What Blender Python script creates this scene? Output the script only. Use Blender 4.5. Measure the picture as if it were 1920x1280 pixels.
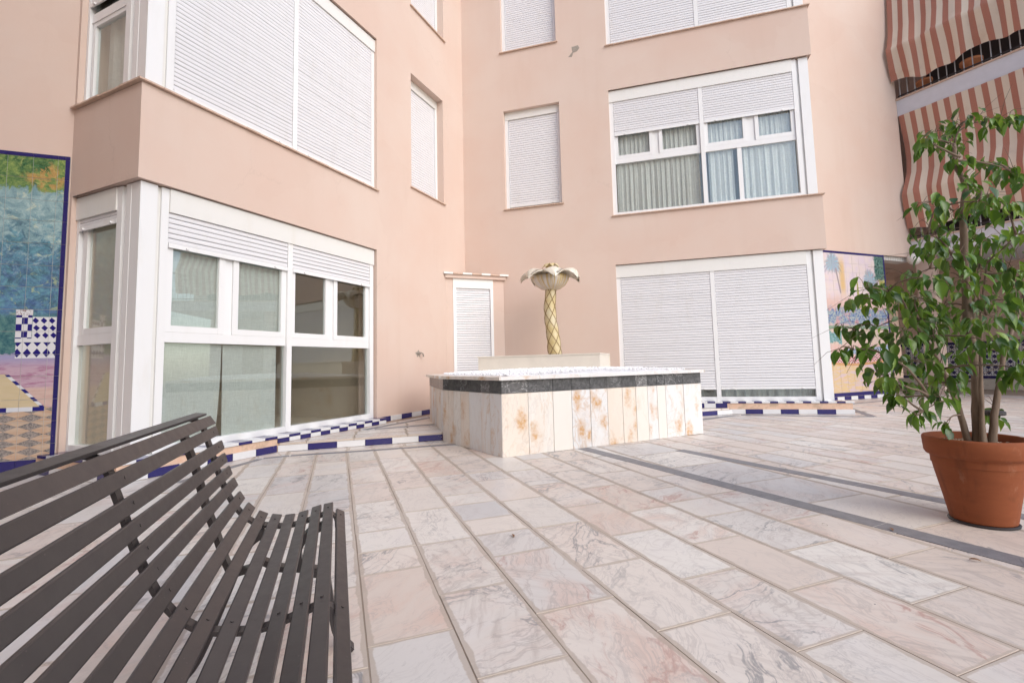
import bpy, math, random
from mathutils import Vector, Matrix
rad = math.radians
scene = bpy.context.scene
for o in list(bpy.data.objects):
    bpy.data.objects.remove(o, do_unlink=True)
COL = scene.collection
RND = random.Random(7)

# ------------------------------------------------------------------ camera, sky, sun, exposure
CAM_H = 0.8825
cam_d = bpy.data.cameras.new('camera')
cam = bpy.data.objects.new('camera', cam_d)
COL.objects.link(cam)
cam_d.sensor_width = 36.0
cam_d.lens = 36.0 * 879.53 / 1920.0
cam_d.shift_y = -(640 - 611.44) / 1920.0
cam_d.clip_start = 0.02
cam_d.clip_end = 500
PITCH, ROLL = rad(4.705), rad(-1.409)
c_, s_ = math.cos(ROLL), math.sin(ROLL)
Rv = Vector((1, 0, 0)); Uv = Vector((0, -math.sin(PITCH), math.cos(PITCH))); Fv = Vector((0, math.cos(PITCH), math.sin(PITCH)))
right = c_ * Rv + s_ * Uv
up = -s_ * Rv + c_ * Uv
mw = Matrix((( right.x, up.x, -Fv.x, 0), (right.y, up.y, -Fv.y, 0), (right.z, up.z, -Fv.z, CAM_H), (0, 0, 0, 1)))
cam.matrix_world = mw
scene.camera = cam

SUN_DIR = Vector((0.50, -0.66, 0.62)).normalized()      # towards the (veiled) sun
world = bpy.data.worlds.new('World'); scene.world = world
world.use_nodes = True
wn = world.node_tree
wn.nodes.clear()
sky = wn.nodes.new('ShaderNodeTexSky'); sky.sky_type = 'NISHITA'; sky.sun_disc = False
sky.sun_elevation = math.asin(SUN_DIR.z)
sky.sun_rotation = math.atan2(SUN_DIR.x, SUN_DIR.y)
sky.dust_density = 1.5; sky.air_density = 1.0; sky.ozone_density = 1.0
bg = wn.nodes.new('ShaderNodeBackground'); bg.inputs['Strength'].default_value = 0.15
wo = wn.nodes.new('ShaderNodeOutputWorld')
wn.links.new(sky.outputs[0], bg.inputs[0]); wn.links.new(bg.outputs[0], wo.inputs[0])
sd = bpy.data.lights.new('sun', 'SUN'); sd.energy = 1.15; sd.angle = rad(48); sd.color = (1.0, 0.985, 0.965)
sun = bpy.data.objects.new('sun', sd); COL.objects.link(sun)
sun.rotation_euler = SUN_DIR.to_track_quat('Z', 'Y').to_euler()
sun.location = (4, -4, 12)
scene.view_settings.view_transform = 'Standard'
scene.view_settings.look = 'None'
scene.view_settings.exposure = 0.64
scene.view_settings.gamma = 1.0
scene.view_settings.use_curve_mapping = False

# ------------------------------------------------------------------ node helper
class G:
    """short-hand for building a procedural material"""
    def __init__(self, name, rough=0.6, spec=0.5):
        self.m = bpy.data.materials.new(name); self.m.use_nodes = True
        self.t = self.m.node_tree; self.t.nodes.clear()
        self.out = self.t.nodes.new('ShaderNodeOutputMaterial')
        self.b = self.t.nodes.new('ShaderNodeBsdfPrincipled')
        self.t.links.new(self.b.outputs[0], self.out.inputs[0])
        self.b.inputs['Roughness'].default_value = rough
        self.b.inputs['Specular IOR Level'].default_value = spec
    def n(self, kind, **kw):
        x = self.t.nodes.new(kind)
        for k, v in kw.items(): setattr(x, k, v)
        return x
    def put(self, sock, v):
        if isinstance(v, bpy.types.NodeSocket): self.t.links.new(v, sock)
        elif isinstance(v, (tuple, list)) and len(v) == 3 and sock.type == 'RGBA': sock.default_value = (*v, 1)
        else: sock.default_value = v
    def math(self, op, a, b=0.0, c=None, clamp=False):
        x = self.n('ShaderNodeMath', operation=op); x.use_clamp = clamp
        self.put(x.inputs[0], a); self.put(x.inputs[1], b)
        if c is not None: self.put(x.inputs[2], c)
        return x.outputs[0]
    def add(self, a, b): return self.math('ADD', a, b)
    def sub(self, a, b): return self.math('SUBTRACT', a, b)
    def mul(self, a, b): return self.math('MULTIPLY', a, b)
    def lt(self, a, b): return self.math('LESS_THAN', a, b)
    def gt(self, a, b): return self.math('GREATER_THAN', a, b)
    def absv(self, a): return self.math('ABSOLUTE', a)
    def step(self, a, lo, hi):                     # smooth 0..1
        x = self.n('ShaderNodeMapRange', interpolation_type='SMOOTHSTEP')
        self.put(x.inputs['Value'], a); self.put(x.inputs['From Min'], lo); self.put(x.inputs['From Max'], hi)
        return x.outputs[0]
    def band(self, a, lo, hi, soft=0.01):
        return self.mul(self.step(a, lo - soft, lo + soft), self.sub(1.0, self.step(a, hi - soft, hi + soft)))
    def mix(self, f, a, b, mode='MIX'):
        x = self.n('ShaderNodeMix', data_type='RGBA', blend_type=mode)
        self.put(x.inputs[0], f); self.put(x.inputs[6], a); self.put(x.inputs[7], b)
        return x.outputs[2]
    def noise(self, vec, scale=5, detail=4, rough=0.55, dist=0.0, col=False):
        x = self.n('ShaderNodeTexNoise')
        if vec is not None: self.t.links.new(vec, x.inputs['Vector'])
        self.put(x.inputs['Scale'], scale); self.put(x.inputs['Detail'], detail)
        self.put(x.inputs['Roughness'], rough); self.put(x.inputs['Distortion'], dist)
        return x.outputs['Color'] if col else x.outputs['Fac']
    def vor(self, vec, scale=5, feature='F1', rnd=1.0):
        x = self.n('ShaderNodeTexVoronoi', feature=feature)
        if vec is not None: self.t.links.new(vec, x.inputs['Vector'])
        self.put(x.inputs['Scale'], scale); self.put(x.inputs['Randomness'], rnd)
        return x
    def ramp(self, f, stops, interp='LINEAR'):
        x = self.n('ShaderNodeValToRGB'); e = x.color_ramp.elements; x.color_ramp.interpolation = interp
        while len(e) < len(stops): e.new(0.5)
        for i, (p, c) in enumerate(stops):
            e[i].position = p; e[i].color = (*c, 1) if len(c) == 3 else c
        self.put(x.inputs[0], f)
        return x.outputs[0]
    def pos(self): return self.n('ShaderNodeNewGeometry').outputs['Position']
    def obj(self, ob=None):
        x = self.n('ShaderNodeTexCoord')
        if ob: x.object = ob
        return x.outputs['Object']
    def uv(self, name):
        x = self.n('ShaderNodeUVMap'); x.uv_map = name
        return x.outputs[0]
    def attr(self, name):
        x = self.n('ShaderNodeAttribute'); x.attribute_name = name
        return x.outputs['Fac']
    def rnd(self): return self.n('ShaderNodeObjectInfo').outputs['Random']
    def xyz(self, v):
        x = self.n('ShaderNodeSeparateXYZ'); self.t.links.new(v, x.inputs[0]); return x.outputs
    def vec(self, a, b, c):
        x = self.n('ShaderNodeCombineXYZ')
        for i, v in enumerate((a, b, c)): self.put(x.inputs[i], v)
        return x.outputs[0]
    def vadd(self, a, b):
        x = self.n('ShaderNodeVectorMath', operation='ADD'); self.put(x.inputs[0], a); self.put(x.inputs[1], b); return x.outputs[0]
    def vmul(self, a, b):
        x = self.n('ShaderNodeVectorMath', operation='MULTIPLY'); self.put(x.inputs[0], a); self.put(x.inputs[1], b); return x.outputs[0]
    def rotz(self, a, ang):
        x = self.n('ShaderNodeVectorRotate', rotation_type='Z_AXIS'); self.put(x.inputs['Vector'], a); self.put(x.inputs['Angle'], ang); return x.outputs[0]
    def color(self, c): self.put(self.b.inputs['Base Color'], c); return self
    def bump(self, h, strength=0.3, dist=0.01):
        x = self.n('ShaderNodeBump'); self.put(x.inputs['Height'], h)
        x.inputs['Strength'].default_value = strength; x.inputs['Distance'].default_value = dist
        self.t.links.new(x.outputs[0], self.b.inputs['Normal']); return self
    def rough(self, r): self.put(self.b.inputs['Roughness'], r); return self

# ------------------------------------------------------------------ mesh helpers
class MB:
    def __init__(self): self.v = []; self.f = []; self.mi = []; self.uv = None
    def quad(self, a, b, c, d, mi=0):
        i = len(self.v); self.v += [Vector(a), Vector(b), Vector(c), Vector(d)]; self.f.append((i, i+1, i+2, i+3)); self.mi.append(mi)
    def poly(self, pts, mi=0):
        i = len(self.v); self.v += [Vector(p) for p in pts]; self.f.append(tuple(range(i, i+len(pts)))); self.mi.append(mi)
    def hexa(self, p, mi=0):                       # 8 points: bottom 4 then top 4
        i = len(self.v); self.v += [Vector(q) for q in p]
        for f in ((3, 2, 1, 0), (4, 5, 6, 7), (0, 1, 5, 4), (1, 2, 6, 5), (2, 3, 7, 6), (3, 0, 4, 7)):
            self.f.append(tuple(i+k for k in f)); self.mi.append(mi)
    def prism(self, pts, z0, z1, mi=0, bevel=0.0):
        n = len(pts); i = len(self.v)
        cx = sum(p[0] for p in pts)/n; cy = sum(p[1] for p in pts)/n
        rings = [(z0, 0.0), (z1, 0.0)] if not bevel else [(z0, 0.0), (z1-bevel, 0.0), (z1, bevel)]
        for z, ins in rings:
            for p in pts:
                d = Vector((cx-p[0], cy-p[1], 0)); l = d.length or 1
                k = min(ins/l, 0.5)
                self.v.append(Vector((p[0]+d.x*k, p[1]+d.y*k, z)))
        for r in range(len(rings)-1):
            for k in range(n):
                a = i+r*n+k; b = i+r*n+(k+1) % n
                self.f.append((a, b, b+n, a+n)); self.mi.append(mi)
        self.f.append(tuple(i+(len(rings)-1)*n+k for k in range(n))); self.mi.append(mi)
        self.f.append(tuple(i+k for k in reversed(range(n)))); self.mi.append(mi)
    def tube(self, pts, rs, seg=8, mi=0, cap=True):
        pts = [Vector(p) for p in pts]
        if not isinstance(rs, (list, tuple)): rs = [rs]*len(pts)
        i = len(self.v); u = None
        for k, p in enumerate(pts):
            t = (pts[min(k+1, len(pts)-1)]-pts[max(k-1, 0)]).normalized()
            if u is None:
                u = t.cross(Vector((0.3, 0.5, 0.81))); u = u if u.length > 0.05 else t.cross(Vector((1, 0, 0)))
            u = (u - t*u.dot(t)).normalized(); w = t.cross(u)
            for s in range(seg):
                a = 2*math.pi*s/seg
                self.v.append(p + (u*math.cos(a)+w*math.sin(a))*rs[k])
        for k in range(len(pts)-1):
            for s in range(seg):
                a = i+k*seg+s; b = i+k*seg+(s+1) % seg
                self.f.append((a, b, b+seg, a+seg)); self.mi.append(mi)
        if cap:
            self.f.append(tuple(i+s for s in reversed(range(seg)))); self.mi.append(mi)
            e = i+(len(pts)-1)*seg
            self.f.append(tuple(e+s for s in range(seg))); self.mi.append(mi)
    def strap(self, pts, side, half, thick, mi=0):  # rectangular sweep: side = width direction
        pts = [Vector(p) for p in pts]; side = Vector(side).normalized(); i = len(self.v)
        for k, p in enumerate(pts):
            t = (pts[min(k+1, len(pts)-1)]-pts[max(k-1, 0)]).normalized(); nrm = t.cross(side).normalized()
            for a, b in ((-1, -1), (1, -1), (1, 1), (-1, 1)):
                self.v.append(p+side*half*a+nrm*thick*b)
        for k in range(len(pts)-1):
            for s in range(4):
                a = i+k*4+s; b = i+k*4+(s+1) % 4
                self.f.append((a, b, b+4, a+4)); self.mi.append(mi)
        self.f.append((i+3, i+2, i+1, i)); e = i+(len(pts)-1)*4; self.f.append((e, e+1, e+2, e+3)); self.mi += [mi, mi]
    def lathe(self, prof, cx, cy, seg=32, mi=0):
        i = len(self.v)
        for r, z in prof:
            for s in range(seg):
                a = 2*math.pi*s/seg; self.v.append(Vector((cx+r*math.cos(a), cy+r*math.sin(a), z)))
        for k in range(len(prof)-1):
            for s in range(seg):
                a = i+k*seg+s; b = i+k*seg+(s+1) % seg
                self.f.append((a, b, b+seg, a+seg)); self.mi.append(mi)
    def mesh(self, name, mats, origin=(0, 0, 0), smooth=False, uvs=None):
        me = bpy.data.meshes.new(name); o = Vector(origin)
        me.from_pydata([tuple(v-o) for v in self.v], [], self.f)
        for m in (mats if isinstance(mats, (list, tuple)) else [mats]): me.materials.append(m)
        me.polygons.foreach_set('material_index', self.mi)
        if smooth: me.polygons.foreach_set('use_smooth', [True]*len(self.f))
        me.update(); return me

def wloc(ob):
    p = ob; l = Vector((0, 0, 0))
    while p: l = l+p.location; p = p.parent
    return l
def link(name, data, parent=None, loc=(0, 0, 0), kind=None):
    o = bpy.data.objects.new(name, data); COL.objects.link(o)
    o.location = Vector(loc)-(wloc(parent) if parent else Vector((0, 0, 0)))
    if parent: o.parent = parent
    if kind: o['kind'] = kind
    return o
def tag(o, label, cat=None, group=None):
    o['label'] = label
    if cat: o['category'] = cat
    if group: o['group'] = group
    return o
def thing(name, loc, label, cat, group=None):
    return tag(link(name, None, None, loc), label, cat, group)
def build(name, mb, mats, parent=None, origin=None, smooth=False, kind=None):
    if origin is None:
        n = len(mb.v) or 1
        origin = sum(mb.v, Vector((0, 0, 0)))/n if mb.v else Vector((0, 0, 0))
        origin.z = min((v.z for v in mb.v), default=0)
    return link(name, mb.mesh(name, mats, origin, smooth), parent, origin, kind)

class Fr:
    """a wall frame: t along the wall, off outwards, z up"""
    def __init__(self, o, d, n): self.o = Vector((o[0], o[1], 0)); self.d = Vector((d[0], d[1], 0)); self.n = Vector((n[0], n[1], 0))
    def p(self, t, off, z): return self.o+self.d*t+self.n*off+Vector((0, 0, z))
    def box(self, mb, t0, t1, o0, o1, z0, z1, mi=0):
        p = self.p
        if self.d.cross(self.n).z > 0: q = [(t0, o0), (t1, o0), (t1, o1), (t0, o1)]
        else: q = [(t0, o0), (t0, o1), (t1, o1), (t1, o0)]
        mb.hexa([p(a, b, z0) for a, b in q]+[p(a, b, z1) for a, b in q], mi)
def dirv(deg): a = rad(deg); return (math.sin(a), math.cos(a))
A = (-3.29, 4.04); B = (-4.32, 4.49); K = (-0.90, 9.13); A2 = (5.10, 7.44); N00 = (6.61, 9.59); N2 = (9.11, 10.52)
dL = dirv(25.19); nL = (dL[1], -dL[0])
dR = dirv(105.70); nR = (dR[1], -dR[0])
dM = dirv(69.6); nM = (dM[1], -dM[0])
dG = dirv(-20.41); pG = (dG[1], -dG[0])
dW = dirv(150.0); nW = (dW[1], -dW[0])
FL = Fr(A, dL, nL)
FR = Fr(A2, (-dR[0], -dR[1]), nR)                 # t from the free corner towards the inner corner
lAB = math.hypot(B[0]-A[0], B[1]-A[1]); dAB = ((B[0]-A[0])/lAB, (B[1]-A[1])/lAB)
FB = Fr(A, dAB, (dAB[1], -dAB[0]))
if FB.n.dot(Vector((*A, 0))) > 0: FB.n = -FB.n
FM = Fr(B, dM, nM); FN = Fr(N00, dM, nM)
FW = Fr(N2, dW, nW)
for F_ in (FL, FR, FM, FN, FW):
    if F_.n.dot(F_.o) > 0 and F_ is not FL: F_.n = -F_.n
LK = 5.62; RK = 6.238
def gw(c, a, z=0.0): return Vector((pG[0]*c+dG[0]*a, pG[1]*c+dG[1]*a, z))

# ------------------------------------------------------------------ materials
def m_plaster():
    g = G('pink_plaster', 0.85, 0.25); p = g.pos()
    a = g.noise(p, 0.55, 5, 0.6); b = g.noise(p, 28, 4, 0.7); c = g.noise(g.vmul(p, (3.0, 3.0, 0.35)), 1.2, 4, 0.6)
    col = g.mix(g.step(a, 0.3, 0.7), (0.625, 0.468, 0.392), (0.640, 0.517, 0.447))
    col = g.mix(g.mul(g.step(c, 0.50, 0.75), 0.30), col, (0.585, 0.44, 0.36))
    pv = g.vor(g.vadd(g.vmul(p, (0.5, 0.5, 0.8)), g.vmul(g.noise(p, 1.4, 3, col=True), (0.5, 0.5, 0.5))), 0.9)
    col = g.mix(g.mul(g.xyz(pv.outputs['Color'])[0], 0.16), col, (0.72, 0.60, 0.52))
    cr = g.vor(g.vadd(g.vmul(p, (1.0, 1.0, 0.6)), g.vmul(g.noise(p, 3, 5, 0.7, col=True), (0.35, 0.35, 0.35))), 0.55, 'DISTANCE_TO_EDGE')
    col = g.mix(g.mul(g.lt(cr.outputs['Distance'], 0.0035), g.mul(g.step(g.noise(p, 0.8, 2), 0.52, 0.62), 0.13)), col, (0.40, 0.30, 0.25))
    col = g.mix(g.mul(g.step(b, 0.62, 0.8), 0.10), col, (0.55, 0.38, 0.31))
    g.color(col); g.bump(g.add(b, g.mul(g.noise(p, 90, 2), 0.4)), 0.10, 0.006); return g.m
def m_white(name='white_pvc', c=(0.80, 0.80, 0.80), r=0.35):
    g = G(name, r); p = g.pos()
    a = g.noise(g.vmul(p, (1, 1, 0.25)), 7, 5, 0.65)
    base = g.mix(g.mul(g.rnd(), 0.07), c, (c[0]*0.5, c[1]*0.5, c[2]*0.48))
    g.color(g.mix(g.mul(g.step(a, 0.5, 0.8), 0.30), base, (c[0]*0.84, c[1]*0.81, c[2]*0.74)))
    return g.m
def m_plain(name, c, r=0.6, var=0.12, sc=20, spec=0.5):
    g = G(name, r, spec); p = g.pos(); a = g.noise(p, sc, 4, 0.6)
    g.color(g.mix(a, tuple(x*(1-var) for x in c), tuple(min(1, x*(1+var)) for x in c))); g.bump(a, 0.1, 0.003); return g.m
def m_glass():
    g = G('window_glass'); t = g.t
    tr = g.n('ShaderNodeBsdfTransparent'); tr.inputs[0].default_value = (0.94, 0.965, 0.955, 1)
    gl = g.n('ShaderNodeBsdfGlossy'); gl.inputs['Roughness'].default_value = 0.01; gl.inputs[0].default_value = (0.95, 1, 0.98, 1)
    lw = g.n('ShaderNodeLayerWeight'); lw.inputs[0].default_value = 0.5
    fr = g.add(0.085, g.mul(g.math('POWER', lw.outputs['Facing'], 4.0), 0.8))
    mx = g.n('ShaderNodeMixShader'); t.links.new(fr, mx.inputs[0]); t.links.new(tr.outputs[0], mx.inputs[1]); t.links.new(gl.outputs[0], mx.inputs[2])
    t.links.new(mx.outputs[0], g.out.inputs[0]); return g.m
def m_cloth(name, c, weave=True, trans=0.35):
    g = G(name, 0.9, 0.1); p = g.pos()
    a = g.noise(g.vmul(p, (12, 12, 240)), 1, 3, 0.7); b = g.noise(g.vmul(p, (240, 240, 12)), 1, 3, 0.7)
    f = g.mul(g.add(a, b), 0.5)
    col = g.mix(g.step(f, 0.35, 0.65), tuple(x*0.70 for x in c), c)
    big = g.noise(p, 1.5, 3); col = g.mix(g.mul(big, 0.3), col, tuple(x*0.8 for x in c))
    g.color(col)
    tl = g.n('ShaderNodeBsdfTranslucent'); g.put(tl.inputs[0], col)
    mx = g.n('ShaderNodeMixShader'); mx.inputs[0].default_value = trans
    g.t.links.new(g.b.outputs[0], mx.inputs[1]); g.t.links.new(tl.outputs[0], mx.inputs[2]); g.t.links.new(mx.outputs[0], g.out.inputs[0])
    return g.m
def m_marble(name, panel=False):
    g = G(name, 0.42, 0.4); r = g.attr('rnd')
    if panel: r = g.rnd()
    p0 = g.pos()
    off = g.vec(g.mul(r, 173.0), g.mul(r, 91.0), g.mul(r, 57.0))
    ang = g.mul(g.sub(g.math('FRACT', g.mul(r, 7.31)), 0.5), 1.6 if not panel else 0.5)
    p = g.vadd(g.rotz(p0, g.add(ang, 0.35)), off)
    ps = g.vmul(p, (1.9, 0.75, 1.0)) if not panel else g.vmul(p, (1.6, 1.6, 0.6))
    warp = g.noise(p, 2.2, 3, 0.5, col=True)
    pw = g.vadd(ps, g.vmul(warp, (0.55, 0.55, 0.55)))
    n1 = g.noise(pw, 1.6, 7, 0.62, 0.6)
    v1 = g.sub(1.0, g.step(g.absv(g.sub(n1, 0.5)), 0.0, 0.022))
    n2 = g.noise(g.vadd(pw, (5.2, 1.3, 7.7)), 4.2, 6, 0.6, 0.9)
    v2 = g.sub(1.0, g.step(g.absv(g.sub(n2, 0.48)), 0.0, 0.03))
    cl = g.noise(pw, 3.0, 5, 0.6)
    fine = g.noise(p, 38, 4, 0.7)
    r2 = g.math('FRACT', g.mul(r, 13.7)); r3 = g.math('FRACT', g.mul(r, 29.3)); r4 = g.math('FRACT', g.mul(r, 51.9))
    if not panel:
        base = g.ramp(r2, [(0.0, (0.68, 0.63, 0.575)), (0.18, (0.685, 0.605, 0.54)), (0.36, (0.72, 0.655, 0.59)), (0.52, (0.74, 0.70, 0.645)), (0.66, (0.66, 0.57, 0.50)), (0.82, (0.65, 0.615, 0.58)), (0.93, (0.60, 0.58, 0.565)), (1.0, (0.70, 0.655, 0.61))], 'CONSTANT')
        pinkf = g.mul(g.step(cl, 0.42, 0.72), g.mul(g.step(r3, 0.25, 0.8), 0.55))
        base = g.mix(pinkf, base, (0.64, 0.43, 0.345))
        base = g.mix(g.mul(g.step(g.noise(pw, 1.3, 3), 0.5, 0.7), 0.55), base, (0.70, 0.665, 0.64))
        st = g.noise(g.vadd(g.vmul(g.rotz(p, 0.5), (2.2, 16.0, 1.0)), g.vmul(warp, (1.6, 1.6, 1.6))), 1.5, 6, 0.65)
        base = g.mix(g.mul(g.step(st, 0.48, 0.72), g.mul(g.step(r4, 0.1, 0.7), 0.55)), base, (0.45, 0.385, 0.345))
        base = g.mix(g.mul(g.step(st, 0.35, 0.15), 0.5), base, (0.76, 0.74, 0.72))
        base = g.mix(g.mul(v2, g.add(0.12, g.mul(r4, 0.42))), base, (0.40, 0.35, 0.325))
        n3_ = g.noise(g.vadd(pw, (9.1, 4.3, 2.2)), 9.0, 5, 0.65, 0.6); v3 = g.sub(1.0, g.step(g.absv(g.sub(n3_, 0.5)), 0.0, 0.028))
        base = g.mix(g.mul(g.mul(v3, g.step(cl, 0.42, 0.6)), 0.35), base, (0.36, 0.33, 0.32))
        vc = g.mix(g.gt(r3, 0.8), (0.24, 0.235, 0.24), (0.42, 0.22, 0.18))
        base = g.mix(g.mul(g.mul(v1, g.step(r4, 0.15, 0.65)), g.mul(g.step(cl, 0.38, 0.62), 0.85)), base, vc)
        base = g.mix(g.mul(g.step(fine, 0.58, 0.78), 0.16), base, (0.40, 0.37, 0.35))
        u1 = g.xyz(g.uv('flat')); u2 = g.xyz(g.uv('size'))
        ex = g.math('MINIMUM', u1[0], g.sub(u2[0], u1[0])); ey = g.math('MINIMUM', u1[1], g.sub(u2[1], u1[1]))
        wob = g.mul(g.sub(g.noise(p0, 8, 5, 0.65), 0.45), 0.040)
        wx = g.add(0.0135, wob); wy = g.add(0.0060, g.mul(wob, 0.6))
        gx = g.sub(1.0, g.step(ex, wx, g.add(wx, 0.006))); gy = g.sub(1.0, g.step(ey, wy, g.add(wy, 0.006)))
        gr = g.math('MAXIMUM', gx, gy)
        base = g.mix(g.mul(gr, 0.75), base, (0.47, 0.39, 0.32))
        dirt = g.noise(p0, 1.1, 5, 0.65)
        base = g.mix(g.mul(g.step(dirt, 0.5, 0.75), 0.20), base, (0.47, 0.42, 0.375))
        sp = g.vor(p0, 9.0)
        base = g.mix(g.mul(g.lt(sp.outputs['Distance'], 0.028), g.gt(g.noise(p0, 2.4, 2), 0.56)), base, (0.10, 0.08, 0.07))
        g.rough(g.add(0.30, g.mul(g.add(gr, g.mul(cl, 0.4)), 0.4)))
        g.bump(g.add(g.mul(fine, 0.5), g.mul(cl, 0.6)), 0.06, 0.004)
    else:
        base = g.ramp(r2, [(0.0, (0.74, 0.70, 0.65)), (0.25, (0.72, 0.71, 0.70)), (0.5, (0.74, 0.66, 0.58)), (0.65, (0.70, 0.69, 0.69)), (0.85, (0.75, 0.70, 0.64)), (1.0, (0.70, 0.68, 0.66))], 'CONSTANT')
        base = g.mix(g.mul(g.step(cl, 0.45, 0.75), g.mul(r4, 0.6)), base, (0.68, 0.53, 0.42))
        base = g.mix(g.mul(v1, g.mul(r4, 0.5)), base, (0.55, 0.36, 0.22))
        base = g.mix(g.mul(v2, g.mul(r3, 0.25)), base, (0.40, 0.36, 0.34))
        vo = g.vor(g.vadd(g.vmul(p0, (1.25, 1.25, 0.62)), g.vmul(g.noise(p0, 7, 5, 0.7, col=True), (0.22, 0.22, 0.22))), 4.6)
        spot = g.mul(g.sub(1.0, g.step(vo.outputs['Distance'], 0.12, 0.50)), g.step(g.noise(g.vadd(p0, off), 2.6, 2), 0.37, 0.50))
        ring = g.add(0.45, g.mul(g.step(g.noise(p0, 26, 3), 0.4, 0.65), 0.5))
        base = g.mix(g.mul(g.mul(spot, ring), g.step(r3, 0.02, 0.2)), base, (0.54, 0.29, 0.10))
        drip = g.mul(g.step(g.noise(g.vmul(p0, (9, 9, 0.7)), 1.0, 3), 0.6, 0.78), 0.18)
        base = g.mix(drip, base, (0.55, 0.42, 0.30))
        g.bump(fine, 0.05, 0.003)
    g.color(base); return g.m
def m_dark_marble():
    g = G('dark_marble', 0.3, 0.5); r = g.rnd(); p0 = g.pos(); p = g.vadd(p0, g.vec(g.mul(r, 71), g.mul(r, 33), g.mul(r, 17)))
    n = g.noise(p, 7, 7, 0.65, 1.4); v = g.sub(1, g.step(g.absv(g.sub(n, 0.5)), 0.0, 0.02))
    n2 = g.noise(p, 24, 5, 0.7, 0.5)
    b = g.mix(g.step(n2, 0.35, 0.7), (0.035, 0.037, 0.042), (0.115, 0.115, 0.122))
    b = g.mix(g.mul(g.step(g.noise(p, 2.5, 3), 0.35, 0.6), g.mul(r, 0.5)), b, (0.17, 0.165, 0.165))
    b = g.mix(g.mul(v, g.mul(g.step(r, 0.2, 0.8), 0.8)), b, (0.50, 0.50, 0.51)); g.color(b); return g.m
def m_grey_strip():
    g = G('grey_stone', 0.45, 0.4); r = g.rnd(); p = g.pos(); n = g.noise(p, 14, 5, 0.7); n2 = g.noise(p, 90, 3, 0.7)
    b = g.mix(g.step(n, 0.3, 0.7), (0.175, 0.172, 0.185), (0.255, 0.25, 0.26)); b = g.mix(g.mul(g.gt(n2, 0.66), 0.4), b, (0.42, 0.40, 0.39))
    b = g.mix(g.mul(r, 0.35), b, (0.16, 0.16, 0.18)); g.color(b); g.bump(n2, 0.1, 0.002); return g.m
def m_glaze(name, c, var=0.15):
    g = G(name, 0.16, 0.5); r = g.rnd(); p = g.pos(); a = g.noise(p, 26, 4, 0.6)
    b = g.mix(a, tuple(x*(1-var) for x in c), tuple(min(1, x*(1+var)) for x in c)); b = g.mix(g.mul(r, 0.16), b, tuple(x*0.7 for x in c))
    chip = g.mul(g.gt(g.noise(p, 17, 3), 0.72), 0.6); b = g.mix(chip, b, (0.42, 0.36, 0.31))
    g.color(b); return g.m
def m_wear_plaster():
    g = G('peach_plinth', 0.85, 0.2); p = g.pos(); a = g.noise(p, 6, 6, 0.7)
    b = g.ramp(a, [(0.3, (0.66, 0.41, 0.29)), (0.5, (0.68, 0.48, 0.36)), (0.62, (0.50, 0.36, 0.26)), (0.72, (0.63, 0.48, 0.38)), (0.85, (0.38, 0.29, 0.22))])
    g.color(b); g.bump(a, 0.4, 0.012); return g.m
def m_bench():
    g = G('brown_metal_paint', 0.34, 0.5); p = g.pos(); a = g.noise(p, 30, 5, 0.7); b = g.noise(p, 160, 2, 0.6); r = g.rnd()
    c = g.mix(a, (0.026, 0.0215, 0.022), (0.038, 0.031, 0.0315)); c = g.mix(g.mul(g.gt(b, 0.74), 0.35), c, (0.22, 0.19, 0.18))
    c = g.mix(g.mul(g.step(g.noise(p, 3.5, 4), 0.45, 0.7), 0.35), c, (0.066, 0.056, 0.054)); c = g.mix(g.mul(r, 0.2), c, (0.06, 0.05, 0.05))
    g.color(c); g.rough(g.add(0.26, g.mul(a, 0.28))); g.bump(b, 0.06, 0.001); return g.m
def m_terracotta():
    g = G('terracotta', 0.75, 0.25); p = g.pos(); z = g.xyz(p)
    a = g.noise(g.vmul(p, (4, 4, 14)), 1.6, 5, 0.65); b = g.noise(p, 5.5, 5, 0.7)
    c = g.mix(a, (0.205, 0.056, 0.022), (0.30, 0.092, 0.036)); c = g.mix(g.mul(g.step(b, 0.55, 0.75), 0.6), c, (0.145, 0.046, 0.020))
    c = g.mix(g.mul(g.step(g.noise(g.vmul(p, (1, 1, 0.5)), 9, 6, 0.7), 0.56, 0.75), 0.35), c, (0.46, 0.27, 0.18)); c = g.mix(g.mul(g.step(g.noise(g.vmul(p, (2.5, 2.5, 0.4)), 5, 4), 0.56, 0.7), 0.4), c, (0.12, 0.04, 0.02)); g.color(c); g.bump(a, 0.12, 0.004); return g.m
def m_leaf(name, c1, c2):
    g = G(name, 0.30, 0.5); r = g.rnd(); p = g.pos(); rr = g.noise(p, 6, 2)
    c = g.mix(g.math('FRACT', g.add(r, g.mul(rr, 1.6))), c1, c2); g.color(c)
    tl = g.n('ShaderNodeBsdfTranslucent'); g.put(tl.inputs[0], g.mix(0.6, c, (0.18, 0.30, 0.02)))
    mx = g.n('ShaderNodeMixShader'); mx.inputs[0].default_value = 0.36
    g.t.links.new(g.b.outputs[0], mx.inputs[1]); g.t.links.new(tl.outputs[0], mx.inputs[2]); g.t.links.new(mx.outputs[0], g.out.inputs[0]); return g.m
def m_bark():
    g = G('bark', 0.85, 0.2); p = g.pos(); a = g.noise(g.vmul(p, (30, 30, 6)), 1.5, 5, 0.7)
    g.color(g.mix(a, (0.10, 0.066, 0.046), (0.27, 0.205, 0.155))); g.bump(a, 0.4, 0.006); return g.m
def m_gravel(name, c1, c2):
    g = G(name, 0.8, 0.3); r = g.rnd(); p = g.pos(); v = g.vor(p, 55)
    g.color(g.mix(g.xyz(v.outputs['Color'])[0], c1, c2)); return g.m
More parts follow.
